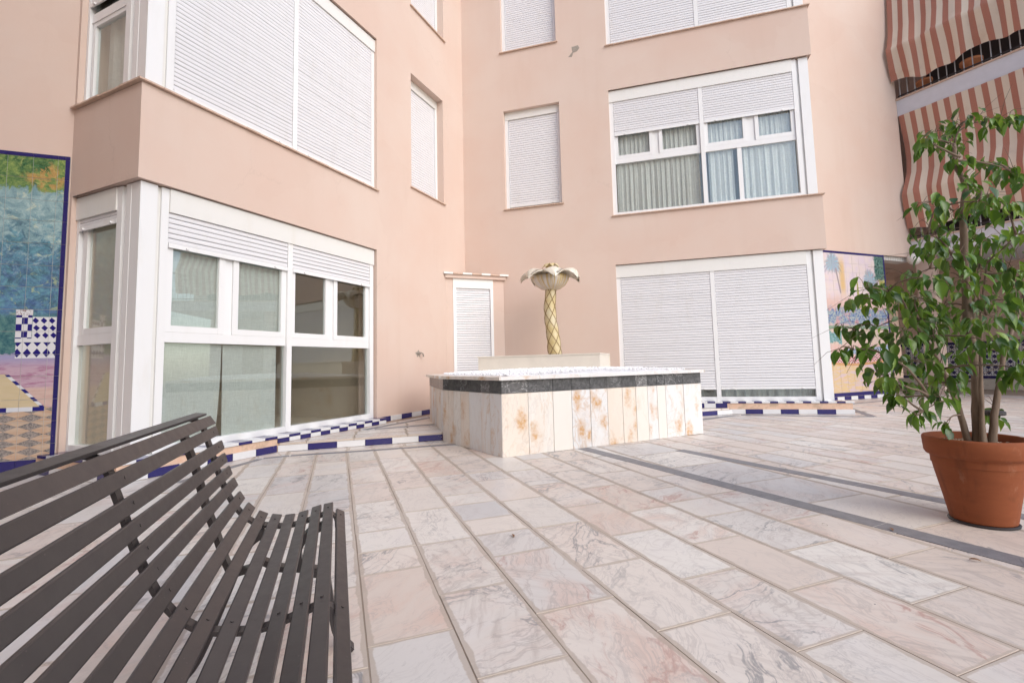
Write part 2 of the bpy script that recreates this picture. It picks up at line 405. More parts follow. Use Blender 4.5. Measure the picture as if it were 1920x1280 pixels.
def m_awning():
    g = G('striped_awning', 0.85, 0.15); u = g.xyz(g.uv('flat')); p = g.pos()
    s = g.lt(g.math('FRACT', g.mul(u[0], 1/0.2)), 0.48)
    w = g.noise(p, 60, 2)
    red = g.mix(w, (0.47, 0.205, 0.150), (0.53, 0.25, 0.185)); cr = g.mix(w, (0.79, 0.675, 0.55), (0.83, 0.725, 0.60))
    c = g.mix(s, cr, red); c = g.mix(g.mul(g.step(g.noise(p, 3, 4), 0.55, 0.75), 0.15), c, (0.38, 0.25, 0.18)); g.color(c)
    tl = g.n('ShaderNodeBsdfTranslucent'); g.put(tl.inputs[0], c)
    mx = g.n('ShaderNodeMixShader'); mx.inputs[0].default_value = 0.25
    g.t.links.new(g.b.outputs[0], mx.inputs[1]); g.t.links.new(tl.outputs[0], mx.inputs[2]); g.t.links.new(mx.outputs[0], g.out.inputs[0]); return g.m
M = dict(plaster=m_plaster(), white=m_white(), slat=m_white('shutter_white', (0.76, 0.755, 0.775), 0.4), oldwhite=m_white('aged_white', (0.76, 0.75, 0.72), 0.4),
         glass=m_glass(), dark=m_plain('shutter_gap_shade', (0.10, 0.10, 0.11), 0.8), room=m_plain('room_wall', (0.68, 0.57, 0.45), 0.8, 0.06, 3),  # dark: shade in the shutter gaps, put into the colour
         linen=m_cloth('linen_curtain', (0.70, 0.71, 0.68), trans=0.15), sheer=m_cloth('sheer_curtain', (0.92, 0.90, 0.88), trans=0.12), darklinen=m_cloth('dark_linen', (0.30, 0.33, 0.29), trans=0.1), greycloth=m_cloth('grey_curtain', (0.72, 0.72, 0.70), trans=0.15),
         marble=m_marble('paving_marble'), panel=m_marble('panel_marble', True), darkm=m_dark_marble(), strip=m_grey_strip(),
         grout=m_plain('grout', (0.33, 0.27, 0.22), 0.9, 0.15, 30, 0.2), blue=m_glaze('blue_glaze', (0.026, 0.022, 0.125)), wglaze=m_glaze('white_glaze', (0.70, 0.70, 0.71), 0.05),
         plinth=m_wear_plaster(), bench=m_bench(), terra=m_terracotta(), terra2=m_plain('orange_clay', (0.52, 0.23, 0.12), 0.8, 0.15, 12, 0.2), bark=m_bark(), sill=m_plain('clay_sill', (0.58, 0.43, 0.34), 0.8, 0.3, 30, 0.2),
         awning=m_awning(), leaf1=m_leaf('leaf_green', (0.030, 0.090, 0.012), (0.135, 0.250, 0.034)), leaf3=m_leaf('leaf_dark', (0.018, 0.060, 0.012), (0.050, 0.125, 0.022)), leaf2=m_leaf('leaf_light', (0.16, 0.29, 0.035), (0.26, 0.36, 0.05)),
         wgravel=m_gravel('white_gravel', (0.80, 0.80, 0.81), (0.86, 0.86, 0.87)), pebble=m_gravel('pot_pebble', (0.16, 0.10, 0.065), (0.58, 0.47, 0.36)),
         slab=m_plain('balcony_concrete', (0.60, 0.60, 0.64), 0.7, 0.08, 8), iron=m_plain('dark_iron', (0.035, 0.03, 0.032), 0.5, 0.2, 40), rail=m_plain('rail_grey', (0.40, 0.42, 0.45), 0.4, 0.1, 30),
         concrete=m_plain('bare_render', (0.33, 0.29, 0.25), 0.9, 0.3, 40, 0.1), brown=m_plain('brown_wood', (0.30, 0.12, 0.04), 0.5, 0.3, 12), cream=m_plain('cream_marble', (0.70, 0.64, 0.55), 0.4, 0.12, 6),
         mortar=m_plain('pale_mortar', (0.50, 0.49, 0.47), 0.9, 0.1, 30, 0.2), globe=m_plain('opal_glass', (0.78, 0.76, 0.72), 0.3, 0.03, 8), dirtleaf=m_plain('dry_leaf', (0.20, 0.10, 0.05), 0.8, 0.3, 60))

# ------------------------------------------------------------------ ground and paving
mb = MB(); mb.quad((-40, -40, -0.0025), (40, -40, -0.0025), (40, 40, -0.0025), (-40, 40, -0.0025))
ground = build('ground', mb, M['grout'], origin=(0, 0, -0.0025)); ground['kind'] = 'structure'
tag(ground, 'sandy grout bed under the marble paving of the courtyard')
FOUNT = [(-0.118, 4.572), (2.28, 5.76), (2.30, 6.78), (1.47, 7.10), (-0.24, 7.75), (-1.25, 7.05), (-0.843, 5.656)]
def vsub(a, b): return (a[0]-b[0], a[1]-b[1])
Lb = FL.p(1.33, 0.15, 0); Rb = FR.p(RK-4.65, 0.15, 0)
PLAT = [(-2.575, 5.204), (-0.86, 5.755), (0.9, 6.55), (2.4, 7.34), (Rb.x, Rb.y), (K[0]+3, K[1]+0.6), (K[0], K[1]+1), (K[0]-3, K[1]-2)]
def inside(p, poly):
    r = False; n = len(poly)
    for i in range(n):
        a, b = poly[i], poly[(i+1) % n]
        if (a[1] > p[1]) != (b[1] > p[1]) and p[0] < (b[0]-a[0])*(p[1]-a[1])/(b[1]-a[1])+a[0]: r = not r
    return r
def behind_walls(p):
    P = Vector((p[0], p[1], 0))
    for F, t0, t1 in ((FL, -0.3, LK+2), (FR, -0.3, RK+2)):
        q = P-F.o
        if q.dot(F.n) < -0.25 and t0 < q.dot(F.d) < t1: return True
    if (P-FM.o).dot(FM.n) < -0.2 and (P-FM.o).dot(FM.d) < 1.0: return True
    if (P-FN.o).dot(FN.n) < -0.2 and (P-FN.o).dot(FN.d) < 1.7: return True
    return False
def slab_mesh(pts, z0, z1, rnd, origin, mats, bevel=0.004):
    mb = MB(); mb.prism(pts, z0, z1, 0, bevel)
    return mb.mesh('marble_slab', mats, origin)
def add_flat_uv(me, rects):
    """rects: list of (origin, udir, vdir, w, h) per polygon; stores metres from the edge and the slab size"""
    u1 = me.uv_layers.new(name='flat'); u2 = me.uv_layers.new(name='size')
    for pl in me.polygons:
        o, u, v, w, h = rects[pl.index]
        for li in pl.loop_indices:
            q = me.vertices[me.loops[li].vertex_index].co-o
            u1.data[li].uv = (q.dot(u), q.dot(v)); u2.data[li].uv = (w, h)
cols_c = [-4.4+0.3*i for i in range(14)]
cols_c = [c for c in cols_c if c < -0.21]+[-0.205, 0.093, 0.373, 0.665, 0.987, 1.303, 1.603, 1.917, 2.262, 2.585, 3.20]
while cols_c[-1] < 13: cols_c.append(cols_c[-1]+0.30+RND.uniform(-0.01, 0.015))
known = {0.093: [1.64, 2.186, 2.446, 2.737, 3.322, 3.894, 4.514], 0.373: [1.357, 1.886, 2.436, 3.006, 3.57, 4.155, 4.825],
         0.665: [1.614, 2.145, 2.44, 2.693, 3.011, 3.252, 3.858, 4.497, 5.155], 0.987: [1.358, 1.871, 2.418, 2.967, 3.551, 3.835, 4.628],
         1.303: [1.108, 1.624, 2.153, 2.672, 3.248, 3.752, 4.393], 1.603: [0.864, 1.387, 1.901], 1.917: [1.152, 1.667, 2.192], 2.262: [1.428, 1.959, 2.528], 2.585: [1.605, 2.134, 2.655]}
cells = []
for i in range(len(cols_c)-1):
    c0, c1 = cols_c[i], cols_c[i+1]
    j = list(known.get(round(c0, 3), []))
    if not j: j = [2.0+RND.uniform(0, 0.5)]
    while j[0] > -2.5: j.insert(0, j[0]-RND.choice((0.55, 0.54, 0.56, 0.5, 0.28)))
    while j[-1] < 14: j.append(j[-1]+RND.choice((0.55, 0.57, 0.56, 0.62, 0.3)))
    for a0, a1 in zip(j, j[1:]):
        m = gw((c0+c1)/2, (a0+a1)/2)
        inner = [gw(c0+.03, a0+.03), gw(c1-.03, a0+.03), gw(c1-.03, a1-.03), gw(c0+.03, a1-.03)]
        if all(inside((q.x, q.y), FOUNT) for q in inner): continue
        if all(inside((q.x, q.y), PLAT) for q in inner): continue
        if behind_walls((m.x, m.y)): continue
        cells.append((c0, c1, a0, a1, m))
fwd = Vector((0, 1, 0))
def vis(m):
    return m.y > 0.25 and abs(m.x) < m.y*1.2+0.5
scored = sorted(cells, key=lambda q: (q[4].length if vis(q[4]) else 50+q[4].length))
rest = MB(); rest_rects = []; rest_rnd = []
nslab = 0
def cell_pts(c0, c1, a0, a1, j=0.0012):
    gx, gy = RND.uniform(0.001, 0.003), RND.uniform(0.001, 0.0025)
    js = [RND.uniform(-j, j) for _ in range(8)]
    return [gw(c0+gx+js[0], a0+gy+js[1]), gw(c1-gx+js[2], a0+gy+js[3]), gw(c1-gx+js[4], a1-gy+js[5]), gw(c0+gx+js[6], a1-gy+js[7])]
UD = Vector((pG[0], pG[1], 0)); VD = Vector((dG[0], dG[1], 0))
for c0, c1, a0, a1, m in scored:
    pts = cell_pts(c0, c1, a0, a1); rv = RND.random(); zt = RND.uniform(-0.0012, 0.0012)
    if nslab < 296 and vis(m):
        mb = MB(); mb.prism(pts, -0.011, zt, 0, 0.0012)
        me = mb.mesh('marble_slab', M['marble'], m)
        add_flat_uv(me, [(gw(c0, a0)-m, UD, VD, c1-c0, a1-a0)]*len(me.polygons))
        at = me.attributes.new('rnd', 'FLOAT', 'FACE'); at.data.foreach_set('value', [rv]*len(me.polygons))
        link('marble_slab', me, ground, m); nslab += 1
    else:
        k = len(rest.f); rest.prism(pts, -0.011, zt, 0, 0.004); k = len(rest.f)-k
        rest_rects += [(gw(c0, a0), UD, VD, c1-c0, a1-a0)]*k; rest_rnd += [rv]*k
me = rest.mesh('distant_slabs', M['marble'])
add_flat_uv(me, rest_rects)
at = me.attributes.new('rnd', 'FLOAT', 'FACE'); at.data.foreach_set('value', rest_rnd)
link('distant_slabs', me, ground, (0, 0, 0), 'stuff')

def overlay(p0, p1, w, side, mat, name, z=0.0022, seg=0.55, parent=ground, joint=0.002):
    """a run of narrow stone pieces from p0 to p1, w wide towards `side`"""
    p0 = Vector((*p0, 0)); p1 = Vector((*p1, 0)); d = (p1-p0); L = d.length; d.normalize(); s = Vector((*side, 0)).normalized()
    n = max(1, round(L/seg))
    for i in range(n):
        a = p0+d*(L*i/n+joint); b = p0+d*(L*(i+1)/n-joint)
        mb = MB(); pts = [a, b, b+s*w, a+s*w]
        if (b-a).cross(s).z < 0: pts.reverse()
        mb.prism(pts, -0.010, z, 0, 0.0008)
        m = (a+b)/2+s*w/2
        me = mb.mesh(name, mat, m)
        if mat is M['marble']:
            add_flat_uv(me, [(a-m, d, s, (b-a).length, w)]*len(me.polygons))
            at = me.attributes.new('rnd', 'FLOAT', 'FACE'); at.data.foreach_set('value', [RND.random()]*len(me.polygons))
        link(name, me, parent, m)
overlay((0.62, 5.02), (2.09, 2.01), 0.125, (0.9, 0.43), M['strip'], 'grey_border_slab')
overlay((2.08, 2.00), (2.62, 1.60), 0.125, (0.60, 0.80), M['strip'], 'grey_border_slab', z=0.0034)
overlay((1.58, 4.72), (3.05, 1.87), 0.115, (0.9, 0.43), M['strip'], 'grey_border_slab')
# ring by the left platform
ringp = [(-2.70, 3.86), (-2.53, 4.80), (-2.32, 4.92), (-1.52, 5.12), (-0.62, 5.40)]
for k_, (a, b) in enumerate(zip(ringp, ringp[1:])):
    d = vsub(b, a); overlay(a, b, 0.075, (-d[1], d[0]), M['strip'], 'grey_border_slab', z=0.0026+0.0006*k_)
step_edge = [(-2.57, 5.20), (-0.86, 5.75)]
overlay((-2.40, 5.02), (-0.66, 5.55), 0.16, (-0.30, 0.95), M['marble'], 'marble_slab')
overlay((-2.62, 4.86), (-2.43, 4.98), 0.18, (-0.55, 0.83), M['marble'], 'marble_slab', seg=0.4)
# ring by the right plinth
for k_, (a, b) in enumerate((((2.60, 6.92), (3.56, 7.50)), ((3.58, 7.49), (5.22, 6.90)), ((5.28, 6.92), (6.02, 8.66)))):
    d = vsub(b, a); overlay(a, b, 0.10, (-d[1], d[0]), M['strip'], 'grey_border_slab', z=0.0026+0.0006*k_, seg=0.8)
overlay((5.98, 8.68), (8.3, 9.72), 0.10, (-0.3, 0.95), M['strip'], 'grey_border_slab', seg=0.9)

# raised platform in the corner with a tiled riser
PZ = 0.095
mb = MB(); mb.prism(PLAT, -0.011, PZ-0.022, 0)
plat = build('step_platform', mb, M['grout'], origin=(PLAT[0][0], PLAT[0][1], 0)); plat['kind'] = 'structure'
tag(plat, 'raised marble step in the corner behind the fountain with blue and white tiled riser')
def clip(poly, p, n):
    out = []
    for i in range(len(poly)):
        a, b = poly[i], poly[(i+1) % len(poly)]
        da = (a-p).dot(n); db = (b-p).dot(n)
        if da >= 0: out.append(a)
        if (da >= 0) != (db >= 0): out.append(a+(b-a)*(da/(da-db)))
    return out
sdir = Vector((1.71, 0.55, 0)).normalized(); snor = Vector((-sdir.y, sdir.x, 0)); so = Vector((-2.57, 5.20, 0))
for r in range(9):
    q = -0.015 if r == 0 else 0.30*r
    x = -1.0+RND.uniform(0, .3)
    while x < 6.6:
        L = RND.choice((0.55, 0.6, 0.5)); pts = [so+sdir*(x+.003)+snor*(q+.003), so+sdir*(x+L-.003)+snor*(q+.003), so+sdir*(x+L-.003)+snor*(0.30*(r+1)-.003), so+sdir*(x+.003)+snor*(0.30*(r+1)-.003)]
        x += L
        pts = clip(pts, FL.p(0, 0.17, 0), FL.n)
        if len(pts) > 2: pts = clip(pts, FR.p(0, 0.17, 0), FR.n)
        if len(pts) > 2 and x > 3.2: pts = clip(pts, Vector((2.4, 7.34, 0))+Vector((-.37, .93, 0))*0.004, Vector((2.4-Rb.x, 7.34-Rb.y, 0)).cross(Vector((0, 0, 1))))
        if len(pts) < 3: continue
        m = sum(pts, Vector((0, 0, 0)))/len(pts)
        if inside((m.x, m.y), FOUNT) : continue
        mb = MB(); mb.prism(pts, PZ-0.022, PZ, 0, 0.003); m.z = 0
        me = mb.mesh('marble_slab', M['marble'], m); add_flat_uv(me, [(so+sdir*(x-L)+snor*q-m, sdir, snor, L, 0.3)]*len(me.polygons))
        at = me.attributes.new('rnd', 'FLOAT', 'FACE'); at.data.foreach_set('value', [RND.random()]*len(me.polygons))
        link('marble_slab', me, plat, m)
for a, b in (((-1.89, 6.12), (-1.0, 7.95)), ((-1.80, 6.14), (-1.02, 6.51))):
    d = vsub(b, a); overlay(a, b, 0.09, (-d[1], d[0]), M['strip'], 'grey_border_slab', z=PZ+0.003+(0.001 if b[1] > 7 else 0), parent=plat)
def tile_run(F, t0, t1, off, z0, z1, w, parent, name, thick=0.012, start=0, top=False):
    n = max(1, round((t1-t0)/w)); w = (t1-t0)/n
    for i in range(n):
        a = t0+i*w; mb = MB()
        F.box(mb, a+0.0015, a+w-0.0015, off, off+thick, z0, z1)
        mat = M['blue'] if (i+start) % 2 else M['wglaze']
        m = F.p(a+w/2, off, z0); link(name, mb.mesh(name, mat, m), parent, m)
FS = Fr((-2.57, 5.20), (sdir.x, sdir.y), (sdir.y, -sdir.x))
tile_run(FS, -0.012, 1.80, 0.0, 0.004, PZ-0.024, 0.283, plat, 'riser_tile', start=0)
FS2 = Fr((2.4, 7.34), Vector((Rb.x-2.4, Rb.y-7.34, 0)).normalized().xy[:], (0.4, -0.9))
FS2.n = Vector((FS2.d.y, -FS2.d.x, 0))
tile_run(FS2, 0.0, math.hypot(Rb.x-2.4, Rb.y-7.34), 0.012, 0.004, PZ-0.024, 0.27, plat, 'riser_tile', start=1)

# ------------------------------------------------------------------ pink apartment building
bld = thing('apartment_building', (K[0], K[1], 0), 'pink apartment building of two wings meeting in a corner behind the fountain', 'building')
TOP = 10.2
def wall_mesh(F, t0, t1, z0, z1, ops, extra=()):
    mb = MB()
    ts = sorted({t0, t1, *[v for o in ops for v in o[:2] if t0 < v < t1]}); zs = sorted({z0, z1, *[v for o in ops for v in o[2:4] if z0 < v < z1]})
    for a, b in zip(ts, ts[1:]):
        for c, d in zip(zs, zs[1:]):
            mt, mz = (a+b)/2, (c+d)/2
            if any(o[0] < mt < o[1] and o[2] < mz < o[3] for o in ops): continue
            mb.quad(F.p(a, 0, c), F.p(b, 0, c), F.p(b, 0, d), F.p(a, 0, d))
    for o in ops:
        a, b, c, d, dep = o[:5]; open_left = len(o) > 5 and o[5]
        p = F.p
        if not open_left:
            mb.quad(p(a, 0, d), p(b, 0, d), p(b, -dep, d), p(a, -dep, d))
            mb.quad(p(a, 0, c), p(b, 0, c), p(b, -dep, c), p(a, -dep, c))
        mb.quad(p(b, 0, c), p(b, 0, d), p(b, -dep, d), p(b, -dep, c))
        if not open_left: mb.quad(p(a, 0, c), p(a, 0, d), p(a, -dep, d), p(a, -dep, c))
    return mb
WL = [(0, 3.09, 0.0, 2.63, 0.35, True), (0, 3.09, 3.52, 5.93, 0.35, True), (0, 3.09, 6.78, 9.2, 0.35, True), (3.93, 4.90, 3.87, 5.87, 0.20), (3.95, 4.95, 7.09, 9.1, 0.20)]
build('wall', wall_mesh(FL, 0, LK, 0, TOP, WL), M['plaster'], bld)
def rt(t): return RK-t
WR = [(0, 3.33, 0.0, 2.63, 0.35, True), (0, 3.33, 3.52, 5.92, 0.35, True), (0, 3.33, 6.78, 9.2, 0.35, True), (rt(1.98), rt(0.87), 3.88, 5.87, 0.15), (rt(1.96), rt(0.85), 7.08, 9.1, 0.15)]
build('wall', wall_mesh(FR, 0, RK, 0, TOP, WR), M['plaster'], bld)
WB = [(0, 1.085, 0.0, 2.63, 0.35, True), (0, 1.085, 3.52, 5.93, 0.35, True), (0, 1.085, 6.78, 9.2, 0.35, True)]
build('wall', wall_mesh(FB, 0, lAB, 0, TOP, WB), M['plaster'], bld)
dSide = (nR[0]*-1, nR[1]*-1)
if Vector((*dSide, 0)).dot(Vector((0, 1, 0))) < 0: dSide = nR
FS3 = Fr(A2, dSide, (-dR[0]*-1, -dR[1]*-1))
build('wall', wall_mesh(FS3, 0, 1.86, 0, TOP, [(0, 1.085, 0.0, 2.63, 0.35, True), (0, 1.085, 3.52, 5.92, 0.35, True), (0, 1.085, 6.78, 9.2, 0.35, True)]), M['plaster'], bld)
build('wall', wall_mesh(FM, -3.3, 0.0, 0, TOP, []), M['plaster'], bld)
# right mural wall with the porch opening beyond the mural
tN1, tN2 = 1.70, 2.667
mb = wall_mesh(FN, -1.15, tN2, 0, TOP, [(tN1, tN2+0.5, 0.0, 3.09, 0.02)])
build('wall', mb, M['plaster'], bld)
FX = Fr(FM.p(-3.3, 0, 0).xy[:], dirv(172), (1, 0)); FX.n = Vector((-FX.d.y, FX.d.x, 0))
if FX.n.x < 0: FX.n = -FX.n
build('wall', wall_mesh(FX, 0, 7.0, 0, TOP+3, []), M['plaster'], bld)  # unseen left wing, added to block sky light from the left walls
fe = FX.p(7.0, 0, 0); FY = Fr(fe.xy[:], dirv(100), (0, 1)); FY.n = Vector((-FY.d.y, FY.d.x, 0))
build('wall', wall_mesh(FY, 0, 8.0, 0, TOP+3, []), M['plaster'], bld)  # unseen wing behind the camera, added and raised to darken the left walls
mb = MB(); rp = [FM.p(-3.3, 0, 0), Vector((-13, 6, 0)), Vector((-10, 17, 0)), Vector((12, 17, 0)), FN.p(tN2+1.0, -3.2, 0)]
for a_, b_ in zip(rp, rp[1:]): mb.quad(a_, b_, b_+Vector((0, 0, TOP)), a_+Vector((0, 0, TOP)))
build('rear_wall', mb, M['plaster'], bld)
# floors at the bays so that the volumes are closed, roof slab
for z0, z1 in ((2.632, 3.50), (5.935, 6.76), (9.22, TOP-0.1)):
    for F_, t_ in ((FL, 3.2), (FR, 3.4)):
        mb = MB(); F_.box(mb, 0.004, t_, -1.08, -0.003, z0, z1); build('floor_band', mb, M['plaster'], bld)
mb = MB(); mb.prism([(-12, -1.5), (A[0]-1.2, A[1]+0.6), (A[0]+0.1, A[1]+0.3), (K[0], K[1]+.2), (A2[0], A2[1]+.25), (N00[0]-1, N00[1]-.3), (N2[0], N2[1]+.2), (12, 16), (-12, 16)], TOP, TOP+0.3)
build('roof', mb, M['plaster'], bld)

NSLAT = [0]
def slat_mesh(F, L, h):
    mb = MB(); p = F.p; o = F.o
    prof = [(0.0, 0.0), (0.006, 0.004), (0.008, h*0.45), (0.0065, h*0.86), (0.0, h*0.92)]
    for (o0, z0), (o1, z1) in zip(prof, prof[1:]):
        mb.quad(p(0, o0, z0), p(L, o0, z0), p(L, o1, z1), p(0, o1, z1))
    mb.quad(p(0, 0, h*0.92), p(L, 0, h*0.92), p(L, 0, 0), p(0, 0, 0))
    return mb.mesh('slat', M['slat'], o, True)
def shutter(F, t0, t1, z0, z1, off, par, single=True, pitch=0.045, rail=True):
    """roller shutter curtain: dark sheet standing in for gap shade, bottom rail and slats"""
    if rail:
        mb = MB(); F.box(mb, t0+.004, t1-.004, off-.004, off+.010, z0, z0+0.042)
        for q in (0.13, 0.87):
            tt = t0+(t1-t0)*q; F.box(mb, tt-.012, tt+.012, off+.0102, off+.026, z0+.006, z0+.024)
        build('bottom_rail', mb, M['white'], par); zz = z0+0.044
    else: zz = z0
    mb = MB(); F.box(mb, t0+.002, t1-.002, off-.016, off-.008, zz, z1); build('gap_shade_sheet', mb, M['dark'], par)  # dark sheet behind the slats, in place of the shade in their gaps
    n = max(1, int(round((z1-zz)/pitch))); h = (z1-zz)/n
    me = slat_mesh(F, t1-t0-0.006, h)
    if single:
        for i in range(n):
            link('slat', me, par, F.p(t0+.003+RND.uniform(-.0015, .0015), off-.004+RND.uniform(-.0012, .0008), zz+i*h+RND.uniform(-.0008, .0008))); NSLAT[0] += 1
    else:
        mb = MB()
        for i in range(n):
            for (o0, a0), (o1, a1) in zip([(0, 0), (.006, .004), (.008, h*.45), (.0065, h*.86), (0, h*.92)], [(.006, .004), (.008, h*.45), (.0065, h*.86), (0, h*.92)]):
                z = zz+i*h; mb.quad(F.p(t0+.003, off-.004+o0, z+a0), F.p(t1-.003, off-.004+o0, z+a0), F.p(t1-.003, off-.004+o1, z+a1), F.p(t0+.003, off-.004+o1, z+a1))
        build('slats', mb, M['slat'], par, kind='stuff')
def frame_rect(F, mb, t0, t1, z0, z1, w, o0, o1, wb=None):
    wb = wb or w
    F.box(mb, t0, t0+w, o0, o1, z0, z1); F.box(mb, t1-w, t1, o0, o1, z0, z1)
    F.box(mb, t0+w, t1-w, o0, o1-.0015, z1-w, z1); F.box(mb, t0+w, t1-w, o0, o1-.0015, z0, z0+wb)
def pane(F, t0, t1, z0, z1, off, par):
    mb = MB(); F.box(mb, t0, t1, off-.005, off, z0, z1); build('pane', mb, M['glass'], par)
def sash(F, t0, t1, z0, z1, w, off, par, wr=None):
    mb = MB(); frame_rect(F, mb, t0, t1, z0, z1, w, off-.03, off+.014); build('sash', mb, M['white'], par)
    pane(F, t0+w-.003, t1-w+.003, z0+w-.003, z1-w+.003, off-.008, par)
def room(F, t0, t1, z0, z1, d):
    mb = MB(); p = F.p; o = -0.33
    mb.quad(p(t0, -d, z0), p(t1, -d, z0), p(t1, -d, z1), p(t0, -d, z1))
    for t in (t0, t1): mb.quad(p(t, o, z0), p(t, -d, z0), p(t, -d, z1), p(t, o, z1))
    for z in (z0, z1): mb.quad(p(t0, o, z), p(t1, o, z), p(t1, -d, z), p(t0, -d, z))
    build('room_wall', mb, M['room'], bld)
def win_part(F, t, z, label):
    o = link('window', None, bld, F.p(t, -0.05, z)); o['label'] = label; return o

def corner_bay(F, tend, z0, z1, tm, label, shut, sill_z, glazing=None, mat=None, boxh=0.225):
    """wide bay window starting at the free corner of a wing; tm = mullion range; shut = (z bottom, z top)"""
    mat = mat or M['white']
    w = win_part(F, tend/2, z0, label)
    # corner post (flush faces), frame posts, head box
    mb = MB(); F.box(mb, 0.045, 0.185, -0.19, -0.045, z0, z1-.002); build('corner_post', mb, mat, w)
    mb = MB(); F.box(mb, 0.186, 0.222, -0.12, -0.075, z0, z1-.004); build('post_joint', mb, M['oldwhite'], w)
    mb = MB(); F.box(mb, 0.222, 0.288, -0.13, -0.05, z0, z1-.003)
    F.box(mb, tend-.075, tend, -0.13, -0.05, z0, z1-boxh); F.box(mb, 0.288, tend-.075, -0.13, -0.052, z0, z0+0.062)
    build('frame', mb, mat, w)
    mb = MB(); F.box(mb, 0.289, tend, -0.13, -0.034, z1-boxh, z1-.003)
    mb.v and build('shutter_box', mb, M['oldwhite'], w)
    mb = MB(); F.box(mb, tm[0], tm[1], -0.13, -0.047, z0+.001, z1-boxh); build('mullion', mb, mat, w)
    for a, b in ((0.289, tm[0]), (tm[1], tend-.075)):
        shutter(F, a, b, shut, z1-boxh, -0.056, w)
    if glazing: glazing(w)
    return w
# ---- left wing, ground floor
def glaz_L(w):
    F = FL; mb = MB(); F.box(mb, 0.288, 1.60, -0.13, -0.078, 1.172, 1.268); build('transom', mb, M['white'], w); mb = MB(); F.box(mb, 1.668, 2.995, -0.13, -0.078, 1.172, 1.268); build('transom', mb, M['white'], w)
    for a, b in ((0.289, 0.86), (0.95, 1.60), (1.668, 2.262), (2.34, 2.995)):
        sash(F, a, b, 1.269, 2.395, 0.062, -0.09, w)
    mb = MB(); F.box(mb, 0.861, 0.949, -0.13, -0.095, 1.269, 2.39); build('sash_post', mb, M['white'], w); mb = MB(); F.box(mb, 2.263, 2.339, -0.13, -0.095, 1.269, 2.39); build('sash_post', mb, M['white'], w)
    pane(F, 0.289, 1.60, 0.232, 1.172, -0.10, w); pane(F, 1.668, 2.994, 0.232, 1.172, -0.10, w)
corner_bay(FL, 3.07, 0.172, 2.622, (1.60, 1.668), 'wide ground floor window of the left wing with shutters half raised', 2.062, 0.17, glaz_L)
room(FL, 0.10, 3.4, 0.12, 2.70, 3.6)
# ---- left wing, first floor: closed shutters
corner_bay(FL, 3.10, 3.545, 5.915, (1.64, 1.705), 'wide upper window of the left wing with both shutters closed', 3.575, 3.52, boxh=0.19)
corner_bay(FL, 3.10, 6.80, 9.19, (1.64, 1.705), 'top floor window of the left wing with closed shutters', 6.83, 3.52, boxh=0.19) if False else None
# ---- right wing
def glaz_R(w):
    F = FR; mb = MB(); F.box(mb, 0.288, 1.71, -0.13, -0.078, 4.525, 4.615); build('transom', mb, M['white'], w); mb = MB(); F.box(mb, 1.78, 3.255, -0.13, -0.078, 4.525, 4.615); build('transom', mb, M['white'], w)
    for a, b in ((0.289, 0.90), (1.03, 1.71), (1.78, 2.475), (2.58, 3.255)):
        sash(F, a, b, 4.616, 5.69, 0.06, -0.09, w)
    mb = MB(); F.box(mb, 0.901, 1.029, -0.13, -0.095, 4.616, 5.68); build('sash_post', mb, M['white'], w); mb = MB(); F.box(mb, 2.476, 2.579, -0.13, -0.095, 4.616, 5.68); build('sash_post', mb, M['white'], w); mb = MB(); F.box(mb, 1.13, 1.20, -0.125, -0.088, 3.60, 4.525); build('sash_post', mb, M['white'], w)
    pane(F, 0.289, 1.129, 3.60, 4.525, -0.10, w); pane(F, 1.201, 1.71, 3.60, 4.525, -0.10, w); pane(F, 1.78, 3.254, 3.60, 4.525, -0.10, w)
corner_bay(FR, 3.33, 3.54, 5.915, (1.71, 1.78), 'first floor window of the right wing with curtains and shutters half raised', 5.045, 3.52, glaz_R, boxh=0.215)
room(FR, 0.10, 3.5, 3.50, 5.95, 2.6)
def glaz_R0(w):
    pane(FR, 0.289, 1.69, 0.262, 2.39, -0.10, w); pane(FR, 1.76, 3.254, 0.262, 2.39, -0.10, w)
corner_bay(FR, 3.33, 0.20, 2.622, (1.69, 1.76), 'wide ground floor window of the right wing with shutters almost closed', 0.385, 0.2, glaz_R0)
room(FR, 0.10, 3.5, 0.15, 2.70, 2.0)
corner_bay(FR, 3.33, 6.80, 9.19, (1.70, 1.77), 'top floor window of the right wing with closed shutters', 6.81, 3.52, boxh=0.2)

